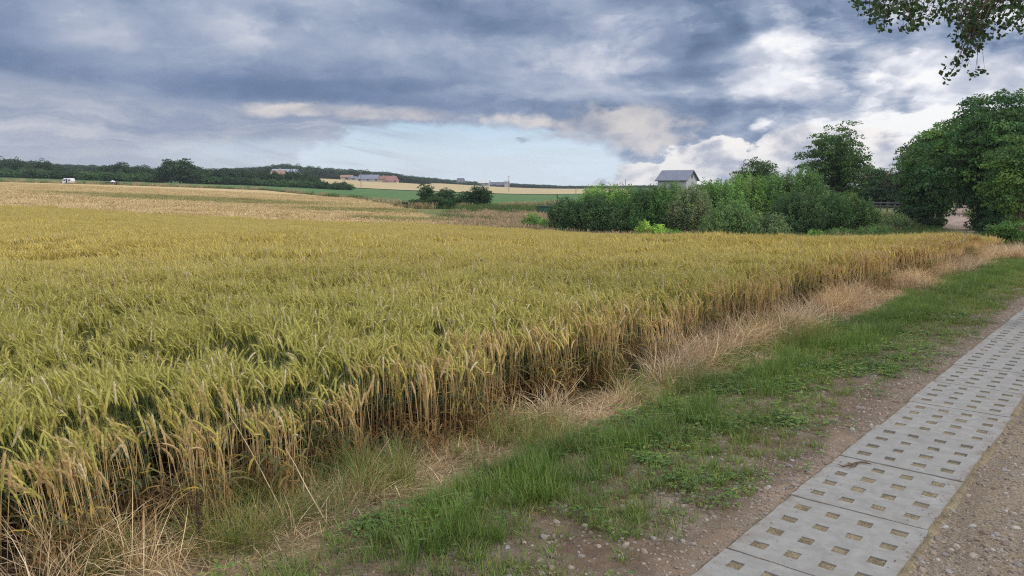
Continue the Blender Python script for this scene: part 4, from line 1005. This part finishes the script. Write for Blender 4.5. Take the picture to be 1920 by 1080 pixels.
# dark bushes by the road
def puff_bush(label, px, Y, w, h, seed, base, leaf=.12, puff=.4, name='bush', group=None, d=None, n=12):
    L = lobes(seed, w, d or w * .85, -.15 * h, h, n); return tree(label, 'bush', ground_at(px, Y), crown_mesh('foliage', L, leaf, seed, base, puff), trunk_mesh('stems', h * .6, .05, L, seed, 2), group, name=name)
puff_bush('dark rounded bush at the left foot of the trees, left of the road', 1722, 58, 2.9, 2.1, 801, (.024, .064, .022), .14, .5)
puff_bush('low dark bush touching the left edge of the dirt road', 1750, 57, 1.7, 1.0, 802, (.03, .075, .022), .14, .45)
puff_bush('dark undergrowth bush on the right edge of the dirt road', 1868, 52, 2.4, 1.7, 803, (.022, .06, .02), .14, .5)
puff_bush('shaded undergrowth bush right of the road under the tallest tree', 1885, 48, 2.8, 1.5, 804, (.028, .075, .024), .14, .5)
puff_bush('bright green leafy bush at the right edge beside the wheat corner', 1897, 24, 1.55, 1.12, 805, (.075, .165, .036), .075, .25, n=16)
# field bushes in the middle distance, left of centre
MBUSH = 'bushes on the field border in the middle distance'
for i, (lab, px, Y, w, h, z, c) in enumerate([
 ('slim dark tree-like bush, left one of the field border group', 800, 104, 2.2, 2.75, 0, (.026, .062, .022)),
 ('dark bush with pointed top next to the slim left one', 836, 106, 2.5, 2.3, 0, (.028, .066, .022)),
 ('round dense dark bush, right one of the field border group', 897, 101, 2.9, 2.7, 0, (.022, .055, .022)),
 ('low dark shrub at the left foot of the field border group', 780, 103, 2.2, 1.0, 0, (.028, .066, .022)),
 ('low green shrub between the slim and the pointed bush', 818, 102, 2.6, 1.3, 0, (.034, .080, .026)),
 ('low shrub right of the pointed bush', 852, 102, 2.8, 1.3, 0, (.030, .075, .024)),
 ('short upright shrub left of the round dense bush', 866, 103, 1.4, 1.8, 0, (.034, .084, .026))]):
    puff_bush(lab, px, Y, w * 1.25, h * 1.22, 820 + i, tuple(v * 1.2 for v in c), .17, .5, 'field_bush', MBUSH, n=10)

# far trees: a few kinds, copied as single trees
far_kinds = []
for i, (w, z0, z1, n, c) in enumerate([(8, .6, 8, 12, DK), (7, .4, 9, 12, (.024, .060, .020)), (9, 0, 6, 12, (.030, .070, .022)), (6, 0, 4.2, 9, (.042, .098, .028)), (5, 0, 3.2, 8, (.052, .115, .032)), (4.5, .8, 10, 10, (.028, .062, .024))]):
    L = lobes(900 + i, w, w * .9, z0 - .1 * (z1 - z0), z1, n, shape='cone' if i == 5 else 'round')
    far_kinds.append((crown_mesh('crown', L, .55, 900 + i, c, 1.35, .9), trunk_mesh('trunk', z1 * .5, .22, L, 900 + i), w, z1))
def far_tree(kind, px, Y, wm, hm, label, cat, group, name='tree'):
    cr, tk, w, z = far_kinds[kind]; e = tree(label, cat, ground_at(px, Y), cr, tk, group, (1.35 * wm / w, 1.35 * wm / w, 1.08 * hm / z), random.uniform(0, 6.3), name); e.location.z -= .1; return e
rnd = random.Random(4)
# the dome-shaped dark group left of centre is several crowns
for (px, w, h, lab) in [(308, 5.5, 5.4, 'dark far tree forming the left side of the big dome'), (322, 6, 7.6, 'dark far tree forming the left top of the big dome'), (338, 6.5, 7.9, 'dark far tree forming the middle top of the big dome'), (353, 6, 6.8, 'dark far tree forming the right top of the big dome'), (364, 4.6, 5.0, 'dark far tree at the right foot of the big dome')]:
    far_tree(0, px, 262, w, h, lab, 'tree', 'dark dome-shaped tree group', 'broadleaf_tree')
def far_row(px0, px1, step, Y0, Y1, hrow, kinds, label, cat, group, wf=1.0, name='tree'):
    px = px0
    while px < px1:
        Y = rnd.uniform(Y0, Y1); h = np.interp(px, [p for p, _ in hrow], [v for _, v in hrow]) * rnd.uniform(.82, 1.15); k = rnd.choice(kinds)
        far_tree(k, px, Y, step * Y / F * rnd.uniform(1.5, 2.1) * wf, h, label, cat, group, name); px += step * rnd.uniform(.8, 1.2)
far_row(-70, 300, 15, 300, 340, [(-100, 6.5), (0, 6.8), (60, 6.8), (90, 6.8), (120, 4.0), (150, 2.6), (180, 4), (210, 7), (240, 6.2), (300, 5.5)], [0, 1, 2, 5], 'dark tree of the far row at the left, behind the white caravan', 'tree', 'far trees behind the white caravan', name='broadleaf_tree')
far_row(-70, 305, 12, 262, 285, [(-100, 3), (300, 2.8)], [3, 4, 2], 'mid green shrub of the low far row behind the caravan', 'shrub', 'low shrubs behind the white caravan', name='far_shrub')
far_row(360, 500, 13, 300, 330, [(360, 6), (420, 5.4), (440, 6), (480, 5.5)], [0, 1, 2, 5], 'dark tree of the far row between the dome and the pale house', 'tree', 'far trees right of the dome', name='broadleaf_tree')
far_row(352, 512, 12, 264, 280, [(352, 2.8), (500, 2.8)], [3, 4, 2], 'mid green shrub of the low far row right of the dome', 'shrub', 'low shrubs right of the dome', name='far_shrub')
far_row(490, 522, 9, 275, 290, [(490, 5.6), (522, 5.0)], [2, 0], 'dark round tree just left of the pale house', 'tree', 'dark trees left of the pale house', name='broadleaf_tree')
far_row(536, 600, 10, 275, 290, [(536, 5.4), (560, 5.6), (600, 3.6)], [2, 0], 'dark round tree in front and right of the pale house', 'tree', 'dark trees right of the pale house', name='broadleaf_tree')
far_row(510, 600, 10, 262, 272, [(510, 2.4), (600, 2.6)], [3, 4], 'low green shrub below the pale house', 'shrub', 'low shrubs below the pale house', name='far_shrub')
far_row(598, 656, 9, 262, 275, [(598, 3.0), (625, 2.0), (640, 2.9), (656, 2.0)], [2, 3], 'low dark shrub at the right end of the far shrub row', 'shrub', 'shrubs at the right end of the far row', name='far_shrub')

# far woods: countless trees, one mass each
def wood(name, pxs, tops, Ys, rows, step, label, kinds=(0, 1, 2, 5), hmin=6):
    V = []; 
    pts, scl, idx = [], [], []
    vm = []
    for k in kinds:
        vm.append(far_kinds[k][0])
    for rj in range(rows):
        px = pxs[0]
        while px < pxs[-1]:
            Y = float(np.interp(px, pxs, Ys)) * (1 + .035 * rj) * rnd.uniform(.99, 1.01); x, y, z = ground_at(px, Y)
            row = float(np.interp(px, pxs, tops)); zt = at(px, row, Y)[2]; h = max(hmin * .6, (zt - z)) * rnd.uniform(.80, 1.04) * (1 - .0 * rj)
            k = rnd.randrange(len(kinds)); w0, z0 = far_kinds[kinds[k]][2:]; w = rnd.uniform(8, 14)
            pts.append((x, y, z - .3)); scl.append((w / w0, w / w0, h / z0)); idx.append(k); px += step * rnd.uniform(.7, 1.3)
    n = len(pts); r_ = np.zeros((n, 3)); r_[:, 2] = rng.uniform(0, 6.28, n)
    scatter(name, vm, np.array(pts), r_, np.array(scl), idx, label, 'wood')
wood('distant_wood', [-120, 0, 60, 105, 130, 200, 290, 370, 440, 490, 520, 545, 562, 570, 578, 600, 650, 700, 738, 748, 800], [304, 304, 303, 306, 308, 309, 317, 318, 314, 312, 307, 306, 308, 313, 310, 313, 317, 318, 322, 329, 332],
     [560] * 9 + [600] * 12, 3, 9, 'distant dark wood along the left horizon and hill top')
wood('horizon_wood', [730, 800, 860, 950, 1010, 1050, 1120, 1200, 1330, 1500, 1700], [325, 332, 338, 342, 345, 347, 350, 352, 353, 353, 352], [690, 720, 840, 860, 860, 900, 900, 900, 900, 900, 900], 3, 9, 'distant low wood along the horizon right of centre')
wood('near_hill_wood', [845, 875, 900], [340, 341, 346], [790, 790, 790], 2, 8, 'dark clump of wood left of the white farm houses', (0, 2), 4)

# ------------------------------------------------------------------ overhanging branch at the top right
m_twl = leaf_mat('branch_leaves', .15, .5, .45)
def overhang():
    r = random.Random(31); base = Vector((9.6, 9.2, Hs(9.6, 9.2))); e = empty('overhanging_tree', base); b = MB(); lv = []
    def P(px, py, Y): return Vector(at(px, py, Y)) - base
    tp = [Vector((0, 0, -.2)), Vector((-.1, 0, 1.5)), Vector((-.2, -.05, 3.2)), Vector((-.1, .1, 5.2)), Vector((.2, .1, 7.2)), Vector((.1, 0, 9.5))]
    b.tube(tp, [.36, .27, .24, .2, .15, .06], 12)
    twigs = []
    limb = [tp[2], P(2010, -120, 9.0), P(1900, -150, 8.9), P(1790, -110, 8.8), P(1700, -60, 8.7), P(1640, -20, 8.6)]
    b.tube(limb, [.10, .07, .05, .035, .022, .008], 7)
    limb2 = [tp[2] + Vector((0, 0, .1)), P(2040, -40, 8.6), P(1960, -40, 8.5), P(1880, -30, 8.4), P(1835, 20, 8.4), P(1815, 70, 8.4)]
    b.tube(limb2, [.08, .06, .045, .03, .016, .006], 7)
    def twig(a, px, py, Y, n=5, leafn=10, sp=.10):
        e_ = P(px, py, Y); m = a.lerp(e_, .5) + Vector((r.gauss(0, .05), r.gauss(0, .05), .06)); b.tube([a, m, e_], [.006, .004, .0015], 4)
        for i in range(leafn):
            u = r.random() ** .7; c = (a.lerp(m, u * 2) if u < .5 else m.lerp(e_, u * 2 - 1)) + Vector((r.gauss(0, sp), r.gauss(0, sp), r.gauss(-.02, sp * .8))); lv.append(c)
        for i in range(4): lv.append(e_ + Vector((r.gauss(0, .03), r.gauss(0, .03), r.gauss(-.02, .03))))
    # curtain of twigs: (x range, lowest y) following the photographed outline
    def bottom(px): return np.interp(px, [1605, 1625, 1650, 1675, 1700, 1715, 1740, 1760, 1775, 1790, 1800, 1820, 1840, 1860, 1890, 1920, 2000], [12, 30, 58, 30, 60, 45, 35, 28, 22, 60, 100, 110, 85, 40, 45, 60, 70])
    for i in range(235):
        px = r.uniform(1606, 1990)
        if 1745 < px < 1762 and r.random() < .7: continue
        lim = float(bottom(px)); py = lim - abs(r.gauss(0, .42)) * (lim + 45)
        seg = limb if px < 1770 or r.random() < .4 else limb2; k = min(range(1, len(seg)), key=lambda j: abs(seg[j].x - P(px + 20, 0, 8.7).x) + r.random() * .25)
        a = seg[k].lerp(seg[k - 1], r.random() * .5); twig(a, px, py, r.uniform(8.1, 9.2), leafn=12 if 1780 < px < 1850 or px > 1860 else 6, sp=.07)
    for (px, py) in [(1778, 150), (1783, 138), (1776, 128), (1800, 126), (1812, 118), (1828, 140), (1832, 130), (1846, 128), (1838, 88), (1846, 80), (1795, 112), (1815, 100), (1790, 118), (1805, 108), (1880, 62), (1896, 50), (1650, 55), (1693, 52), (1706, 46), (1745, 28)]:
        a = limb2[4].lerp(limb2[5], r.random()) if px > 1770 else limb[4]; e_ = P(px, py, 8.45); b.tube([a, a.lerp(e_, .5) + Vector((.03, 0, .05)), e_], [.004, .003, .0012], 4)
        for i in range(6): lv.append(e_ + Vector((r.gauss(0, .028), r.gauss(0, .03), r.gauss(-.01, .028))))
    # the rest of the crown, above the picture
    for i in range(26):
        a = tp[3].lerp(tp[5], r.random()); d = Vector((r.gauss(0, 1), r.gauss(0, 1), r.gauss(.2, .5))).normalized() * r.uniform(1.5, 3.0); b.tube([a, a + d * .5, a + d], [.05, .03, .01], 5)
        for j in range(110): 
            v = a + d * r.uniform(.4, 1.1) + Vector((r.gauss(0, .5), r.gauss(0, .5), r.gauss(0, .45)))
            if v.z + base.z > 3.0: lv.append(v)
    C = np.array([tuple(v) for v in lv]); rg_ = np.random.default_rng(3); n = len(C)
    cc = np.array([.060, .105, .042]) * rg_.uniform(.6, 1.4, (n, 1)) * rg_.uniform(.9, 1.1, (n, 3)); V, Q, K = leaf_cloud(C, np.tile([0, 0, .6], (n, 1)).astype(float), .056, cc, rg_, .82, .25, -.6)
    link(bpy.data.objects.new('foliage', raw_mesh('foliage', V, [Q], m_twl, K)), e); b.obj('trunk', m_bark, e, True)
    tag(e, 'tree whose leafy twigs hang into the picture at the top right corner', 'tree')
overhang()
# leaning grey trunk at the right edge behind the bright bush
b = MB(); x, y, z = ground_at(1946, 27); r = random.Random(9)
m_gtr = simple_mat('furrowed_grey_bark', (.13, .115, .10), .95, .45, 9)
e = empty('old_willow', (x, y, z)); b.tube([(-.22, 0, -.2), (-.12, 0, .35), (.02, 0, .8), (.25, .05, 1.3), (.5, .1, 2.0), (.6, .1, 2.8)], [.34, .30, .33, .28, .24, .16], 12); b.obj('trunk', m_gtr, e, True)
L = [(.9, .3, 3.4, 1.0, .9, .8), (1.6, .2, 2.9, .8, .8, .7)]; link(bpy.data.objects.new('crown', crown_mesh('crown', L, .1, 77, (.05, .11, .03), .35)), e)
tag(e, 'thick grey leaning tree trunk at the right edge behind the bright green bush', 'tree')

# ------------------------------------------------------------------ buildings
m_white = simple_mat('white_render', (.37, .37, .39), .85, .06, 1.5); m_grey_roof = None
m_glass = simple_mat('dark_window_glass', (.03, .035, .045), .15, .1, 2, .6)
m_dark = simple_mat('dark_timber', (.06, .045, .045), .8, .2, 4)
m_pipe = simple_mat('galvanised_metal', (.40, .41, .43), .5, .1, 5, metal=.6)
def roof_mat(name, col, period):
    m, t = mat_new(name); P = obj_pos(t); x, y, z = sep(t, P)
    w = (x * (2 * math.pi / period))._m('SINE', None); n = noise(t, P, 1.1, 5, .6)
    c = mixc(t, n.sm(.3, .7), tuple(v * .86 for v in col), tuple(v * 1.12 for v in col)); c = mixc(t, w.sm(.75, 1.0) * .35, c, tuple(v * .6 for v in col))
    out_pr(t, c, .45, .4, bump=w, bd=.03, bs=.6); return m
m_roofg = roof_mat('grey_sheet_roof', (.165, .18, .245), .45); m_roofr = roof_mat('red_tile_roof', (.27, .12, .11), .4); m_roofb = roof_mat('blue_grey_roof', (.28, .32, .42), .5)
m_roofd = roof_mat('dark_slate_roof', (.10, .10, .13), .5); m_roofo = roof_mat('orange_tile_roof', (.27, .16, .12), .4)
m_cream = simple_mat('cream_render', (.46, .40, .32), .85, .06, 1.5); m_pink = simple_mat('salmon_render', (.42, .29, .23), .85, .06, 1.5)
def house(label, loc, rz, L, W, wh, rh, roof, wall, windows=(), chimney=True, cat='house', name='house', eave=.35, hip=0.0, gable_win=(), shutter=None):
    """L along local x (the ridge), W deep; windows: (face, pos, z, w, h); face f/b/l/r"""
    e = empty(name, loc, rz); b = MB(); x, y = L / 2, W / 2
    V = [(-x, -y, -.6), (x, -y, -.6), (x, y, -.6), (-x, y, -.6), (-x, -y, wh), (x, -y, wh), (x, y, wh), (-x, y, wh)]
    Q = [(0, 1, 5, 4), (1, 2, 6, 5), (2, 3, 7, 6), (3, 0, 4, 7)]; T = []
    if hip == 0: V += [(-x, 0, wh + rh), (x, 0, wh + rh)]; T = [(5, 6, 9), (7, 4, 8)]
    b.add(V, Q, T); b.obj('wall', wall, e)
    b = MB(); th = .16; X_ = x + eave; k = rh / y; Y_ = y + eave; z0 = wh - eave * k; hx = hip * L / 2 if hip else 0
    for sgn in (-1, 1):
        A = [(-X_, sgn * Y_, z0 + .02), (X_, sgn * Y_, z0 + .02), (X_ - hx - (eave if hip else 0), 0, wh + rh + .02), (-X_ + hx + (eave if hip else 0), 0, wh + rh + .02)]
        B = [(p[0], p[1], p[2] + th) for p in A]; b.add(A + B, [(0, 1, 2, 3), (4, 7, 6, 5), (0, 4, 5, 1), (1, 5, 6, 2), (3, 2, 6, 7), (0, 3, 7, 4)])
    if hip:
        for sgn in (-1, 1):
            A = [(sgn * X_, -Y_, z0 + .02), (sgn * X_, Y_, z0 + .02), (sgn * (X_ - hx - eave), 0, wh + rh + .02)]; B = [(p[0], p[1], p[2] + th) for p in A]; b.add(A + B, [(0, 1, 4, 3), (1, 2, 5, 4), (2, 0, 3, 5)], [(0, 1, 2), (5, 4, 3)])
    ro = b.obj('roof', roof, e)
    if chimney:
        c = MB(); c.box((L * .08, .12 * W, wh + rh * .9 + .35), (.42, .42, 1.2)); c.box((L * .08, .12 * W, wh + rh * .9 + .98), (.52, .52, .1)); c.obj('chimney', m_cream, ro)
    for (f, p, z, w, h) in windows:
        c = MB(); g = MB(); o_ = .03
        if f in 'fb': sy = -1 if f == 'f' else 1; c.box((p, sy * (y + o_), z), (w + .16, .08, h + .16)); g.box((p, sy * (y + o_ + .05), z), (w, .04, h))
        else: sx = -1 if f == 'l' else 1; c.box((sx * (x + o_), p, z), (.08, w + .16, h + .16)); g.box((sx * (x + o_ + .05), p, z), (.04, w, h))
        fr = c.obj('window', m_white, e); g.obj('pane', m_glass, fr)
    c = MB(); c.box((X_ * 0, -Y_ - .04, z0 + .02), (2 * X_, .1, .12)); c.obj('gutter', m_dark, e)
    return tag(e, label, cat)
def on(px, Y, dz=0): x, y, z = ground_at(px, Y); return (x, y, z + dz)
# main house above the shrubs: long side towards us, gable to the right
Yh = 180.0; zt = at(1270, 320, Yh)[2]; ze = at(1270, 339, Yh)[2]; px0 = ground_at(1270, Yh)
face = -math.atan2(px0[0], Yh)
hL, hW = 6.9, 6.2; g0 = px0[2]; wh_ = ze - g0 + .25; rh_ = zt - ze - .3
house('small white walled house with grey sheet metal gable roof above the shrub belt', (px0[0], Yh, g0), face - R(24), hL, hW, wh_, rh_, m_roofg, m_white,
      [('r', 0, wh_ + rh_ * .42, .75, .95), ('f', -1.8, wh_ * .3, 1.0, 1.1), ('f', 1.6, wh_ * .3, 1.0, 1.1)], chimney=False, eave=.5)
b = MB(); b.tube([(0, 0, 0), (0, 0, 1.0)], [.05, .05], 6); 
house('pale orange and cream house with terracotta roof half hidden by dark trees', on(524, 285), R(4), 4.4, 5.0, 4.4, 1.3, m_roofo, m_pink, [('f', -1.6, 3.4, 1, 1.1), ('f', 1.3, 3.4, 1.6, 1.2), ('f', -1.4, 1.4, 1, 1.2), ('f', 1.4, 1.4, 1, 1.2)], eave=.3)
house('long blue grey roofed barn just right of the pale orange house', on(536, 300), R(-6), 9.5, 8, 4.0, 2.4, m_roofb, m_cream, [('f', -3, 2, 1, 1), ('f', 3, 2, 1, 1)], chimney=False, cat='barn', name='barn')
house('long low grey roofed farm building on the far hillside', on(693, 560), R(-4), 14, 9, 2.2, 2.8, m_roofg, m_white, [('f', -6, 1.5, 1.2, 1.2), ('f', 0, 1.5, 1.2, 1.2), ('f', 6, 1.5, 1.2, 1.2)], cat='farm building', name='farm_building')
house('brown roofed cottage left of the red roofed house on the far hillside', on(717, 560), R(8), 10, 8, 2.4, 2.4, simple_mat('brown_roof', (.22, .12, .10), .8), m_cream, [('f', -4, 1.4, 1.2, 1.2), ('f', 3, 1.4, 1.2, 1.2)], name='cottage')
house('bright red roofed house on the far hillside', on(735, 556), R(-3), 8.5, 8, 1.8, 3.2, m_roofr, m_cream, [('f', -3, 1.6, 1.2, 1.2), ('f', 3, 1.6, 1.2, 1.2)], hip=.25)
house('tiny beige shed on the upper edge of the pale hillside field', on(651, 590), R(5), 9, 5, 2.2, 1.6, m_roofo, m_cream, [('f', 0, 1.2, 2, 1.2)], chimney=False, cat='shed', name='shed')
house('tiny white shed with flat looking roof right of the beige shed', on(664, 588), R(0), 5, 4, 2.0, 1.0, m_roofg, m_white, [('f', 0, 1.2, 1.2, 1)], chimney=False, cat='shed', name='shed')
house('small white steep roofed farm house left of the round dense field bush', on(884 - 20, 800), R(25), 7, 7, 2.5, 4, m_roofd, m_white, [('f', -2, 2.4, 1.6, 1.6), ('f', 2, 2.4, 1.6, 1.6)])
house('white house with pale roof directly behind the round dense field bush', on(908, 800), R(-12), 11, 8, 3.2, 3.4, simple_mat('pale_roof', (.55, .56, .58), .6), m_white, [('f', -4, 2.6, 1.8, 1.6), ('f', 3, 2.6, 1.8, 1.6)])
house('long dark roofed barn between the two white far houses', on(928, 805), R(-5), 19, 9, 1.6, 3.0, m_roofd, m_dark, [('f', 0, 1.5, 3, 2)], chimney=False, cat='barn', name='barn')
house('narrow white tower-like house right of the dark roofed barn', on(950, 798), R(10), 5, 5, 5.0, 1.6, m_white, m_white, [('f', -1.5, 5, 1.4, 1.6), ('f', 1.5, 5, 1.4, 1.6)])
house('yellow walled farm building showing in a gap of the far trees above the caravan', on(157, 345), R(3), 4.6, 5, 1.8, 1.0, simple_mat('ochre_roof', (.42, .34, .20), .8), simple_mat('yellow_render', (.64, .50, .24), .8), [('f', -2.5, 2.2, 1, 1)], chimney=False, cat='farm building', name='farm_building')
house('low house with dark red roof above the hedge between the tree groups', on(1646, 122), face, 3.6, 5, 2.6, 1.4, simple_mat('dull_red_roof', (.22, .07, .05), .8), m_dark, [('f', -2, 1.5, 1, 1.1), ('f', 2, 1.5, 1, 1.1)])
# caravan
m_cw = simple_mat('white_caravan_panel', (.78, .79, .82), .35, .04, 2, .5); m_tyre = simple_mat('black_tyre', (.02, .02, .02), .9, .1, 5)
def caravan():
    x, y, z = ground_at(130, 183); e = empty('caravan', (x, y, z), R(4)); e.scale = (.82, .82, .82); prof = [(-1.30, .55), (-1.42, .95), (-1.28, 1.65), (-.95, 1.98), (.9, 2.02), (1.22, 1.88), (1.36, 1.2), (1.30, .55)]
    b = MB(); n = len(prof)
    rings = [(-.92, .94), (-.86, 1.0), (.86, 1.0), (.92, .94)]; V = []
    for (yy, k) in rings: V += [(px * k, yy, 1.25 + (pz - 1.25) * k) for px, pz in prof]
    Q = [(j * n + i, j * n + (i + 1) % n, (j + 1) * n + (i + 1) % n, (j + 1) * n + i) for j in range(3) for i in range(n)]
    V += [(0, -.92, 1.25), (0, .92, 1.25)]; T = [(4 * n, (i + 1) % n, i) for i in range(n)] + [(4 * n + 1, 3 * n + i, 3 * n + (i + 1) % n) for i in range(n)]
    b.add(V, Q, T); b.obj('body', m_cw, e)
    m_blue = simple_mat('dark_blue_door', (.04, .05, .12), .4, .1, 2)
    d = MB(); d.box((-.22, -.945, 1.20), (.46, .05, 1.25)); dd = d.obj('door', m_blue, e, False); h = MB(); h.box((-.06, -.985, 1.15), (.04, .04, .10)); h.obj('handle', m_pipe, dd)
    for cx in (-.85, .55): w = MB(); w.box((cx, -.94, 1.45), (.5, .04, .40)); w.obj('window', m_glass, e)
    for sy in (-.78, .78):
        w = MB(); w.tube([(.15, sy - .09, .32), (.15, sy + .09, .32)], [.32, .32], 16); ww = w.obj('wheel', m_tyre, e); h = MB(); h.tube([(.15, sy - .10, .32), (.15, sy + .10, .32)], [.16, .16], 12); h.obj('rim', m_pipe, ww)
    t_ = MB(); t_.tube([(-1.3, -.4, .5), (-2.1, 0, .5)], [.04, .04], 6); t_.tube([(-1.3, .4, .5), (-2.1, 0, .5)], [.04, .04], 6); t_.tube([(-2.05, 0, 0), (-2.05, 0, .62)], [.03, .03], 6); t_.obj('drawbar', m_pipe, e)
    g_ = MB(); g_.box((-1.55, 0, .62), (.4, .6, .3)); g_.obj('gas_box', m_cw, e)
    tag(e, 'small white caravan with dark blue door parked at the edge of the green field', 'caravan')
caravan()
def cart():
    x, y, z = ground_at(210, 186); e = empty('farm_trailer', (x, y, z + .05), R(-5)); b = MB(); b.box((0, 0, .62), (2.6, 1.3, .10)); b.box((0, -.66, .80), (2.6, .05, .28)); b.box((0, .66, .80), (2.6, .05, .28)); b.box((1.3, 0, .80), (.05, 1.3, .28)); b.obj('bed', m_dark, e)
    for sx in (-.7, .7):
        for sy in (-.72, .72): w = MB(); w.tube([(sx, sy - .09, .3), (sx, sy + .09, .3)], [.3, .3], 14); ww = w.obj('wheel', m_tyre, e); h = MB(); h.tube([(sx, sy - .10, .3), (sx, sy + .10, .3)], [.14, .14], 10); h.obj('rim', m_pipe, ww)
    t_ = MB(); t_.tube([(-1.3, 0, .55), (-2.2, 0, .35)], [.05, .04], 6); t_.obj('drawbar', m_dark, e)
    tag(e, 'low dark farm trailer standing at the far edge of the tan field', 'trailer')
    s_ = MB(); s_.tube([(-.45, 0, 0), (-.4, 0, .2), (0, 0, .34), (.4, 0, .26), (.5, 0, .05)], [.12, .30, .36, .3, .12], 8); o = s_.obj('white_sack', m_cw, None, True); o.location = (x + .25, y, z + .74)
    tag(o, 'pale sack lying on the dark farm trailer', 'sack')
cart()
# utility poles
m_pole = simple_mat('grey_pole_wood', (.20, .17, .15), .9, .2, 4)
def pole(px, Y, h, label, arm=True):
    e = empty('utility_pole', on(px, Y)); b = MB(); b.tube([(0, 0, -.3), (0, 0, h)], [.16, .11], 8); b.obj('mast', m_pole, e)
    if arm:
        c = MB(); c.box((0, 0, h - .5), (1.7, .12, .12)); cc = c.obj('crossarm', m_pole, e)
        for k in (-.75, 0, .75): i = MB(); i.tube([(k, 0, h - .44), (k, 0, h - .18)], [.06, .04], 6); i.obj('insulator', m_cw, cc)
    return tag(e, label, 'utility pole', 'utility poles')
pole(677, 360, 8.0, 'thin utility pole on the pale hillside field left of the red roofed house')
pole(954, 420, 8.8, 'thin utility pole right of the narrow white far house')
pole(1173, 300, 5.4, 'short pole rising behind the left part of the shrub belt', False)
pole(1080, 330, 3.2, 'tiny pole at the edge of the distant field left of the belt', False)
# rail fence
m_rail = simple_mat('weathered_rail', (.10, .095, .10), .8, .2, 6)
def fence():
    a = Vector(ground_at(1640, 88)); c = Vector(ground_at(1708, 84)); e = empty('rail_fence', a); d = c - a; n = 5
    for i in range(n + 1): p = d * (i / n); q = MB(); q.box((p.x, p.y, p.z + .5), (.12, .12, 1.3)); q.obj('post', m_rail, e)
    for z in (.62, .98): q = MB(); q.tube([Vector((0, -.09, z)), d + Vector((0, -.09, z))], [.07, .07], 6); q.obj('rail', m_rail, e)
    tag(e, 'grey rail fence between the shrub belt and the road trees', 'fence')
fence()
b = MB(); x, y, z = ground_at(1020, 80)
# green tank-like box at the left end of the belt
gb = MB(); gb.box((0, 0, .55), (1.5, 1.0, 1.0)); gb.box((0, 0, 1.09), (1.62, 1.12, .08)); e = empty('field_box', on(1022, 80), R(10)); gb.obj('body', simple_mat('dark_green_paint', (.03, .075, .055), .5, .15, 3), e)
l_ = MB(); l_.box((0, -.53, .6), (.5, .03, .6)); l_.obj('door', simple_mat('green_paint_door', (.04, .09, .07), .5), e)
tag(e, 'dark green box standing at the left end of the shrub belt', 'box')

# ------------------------------------------------------------------ air
m_air, t = mat_new('pale_air'); pv = t.nodes.new('ShaderNodeVolumePrincipled'); o = t.nodes.new('ShaderNodeOutputMaterial')
pv.inputs['Color'].default_value = (.80, .88, 1.0, 1); pv.inputs['Density'].default_value = .00022; pv.inputs['Anisotropy'].default_value = .2
t.links.new(pv.outputs[0], o.inputs['Volume'])
b = MB(); b.box((0, 0, 21.5), (3200, 3200, 51)); hz = b.obj('haze', m_air); tag(hz, 'thin pale summer haze over the fields', 'haze', kind='stuff')
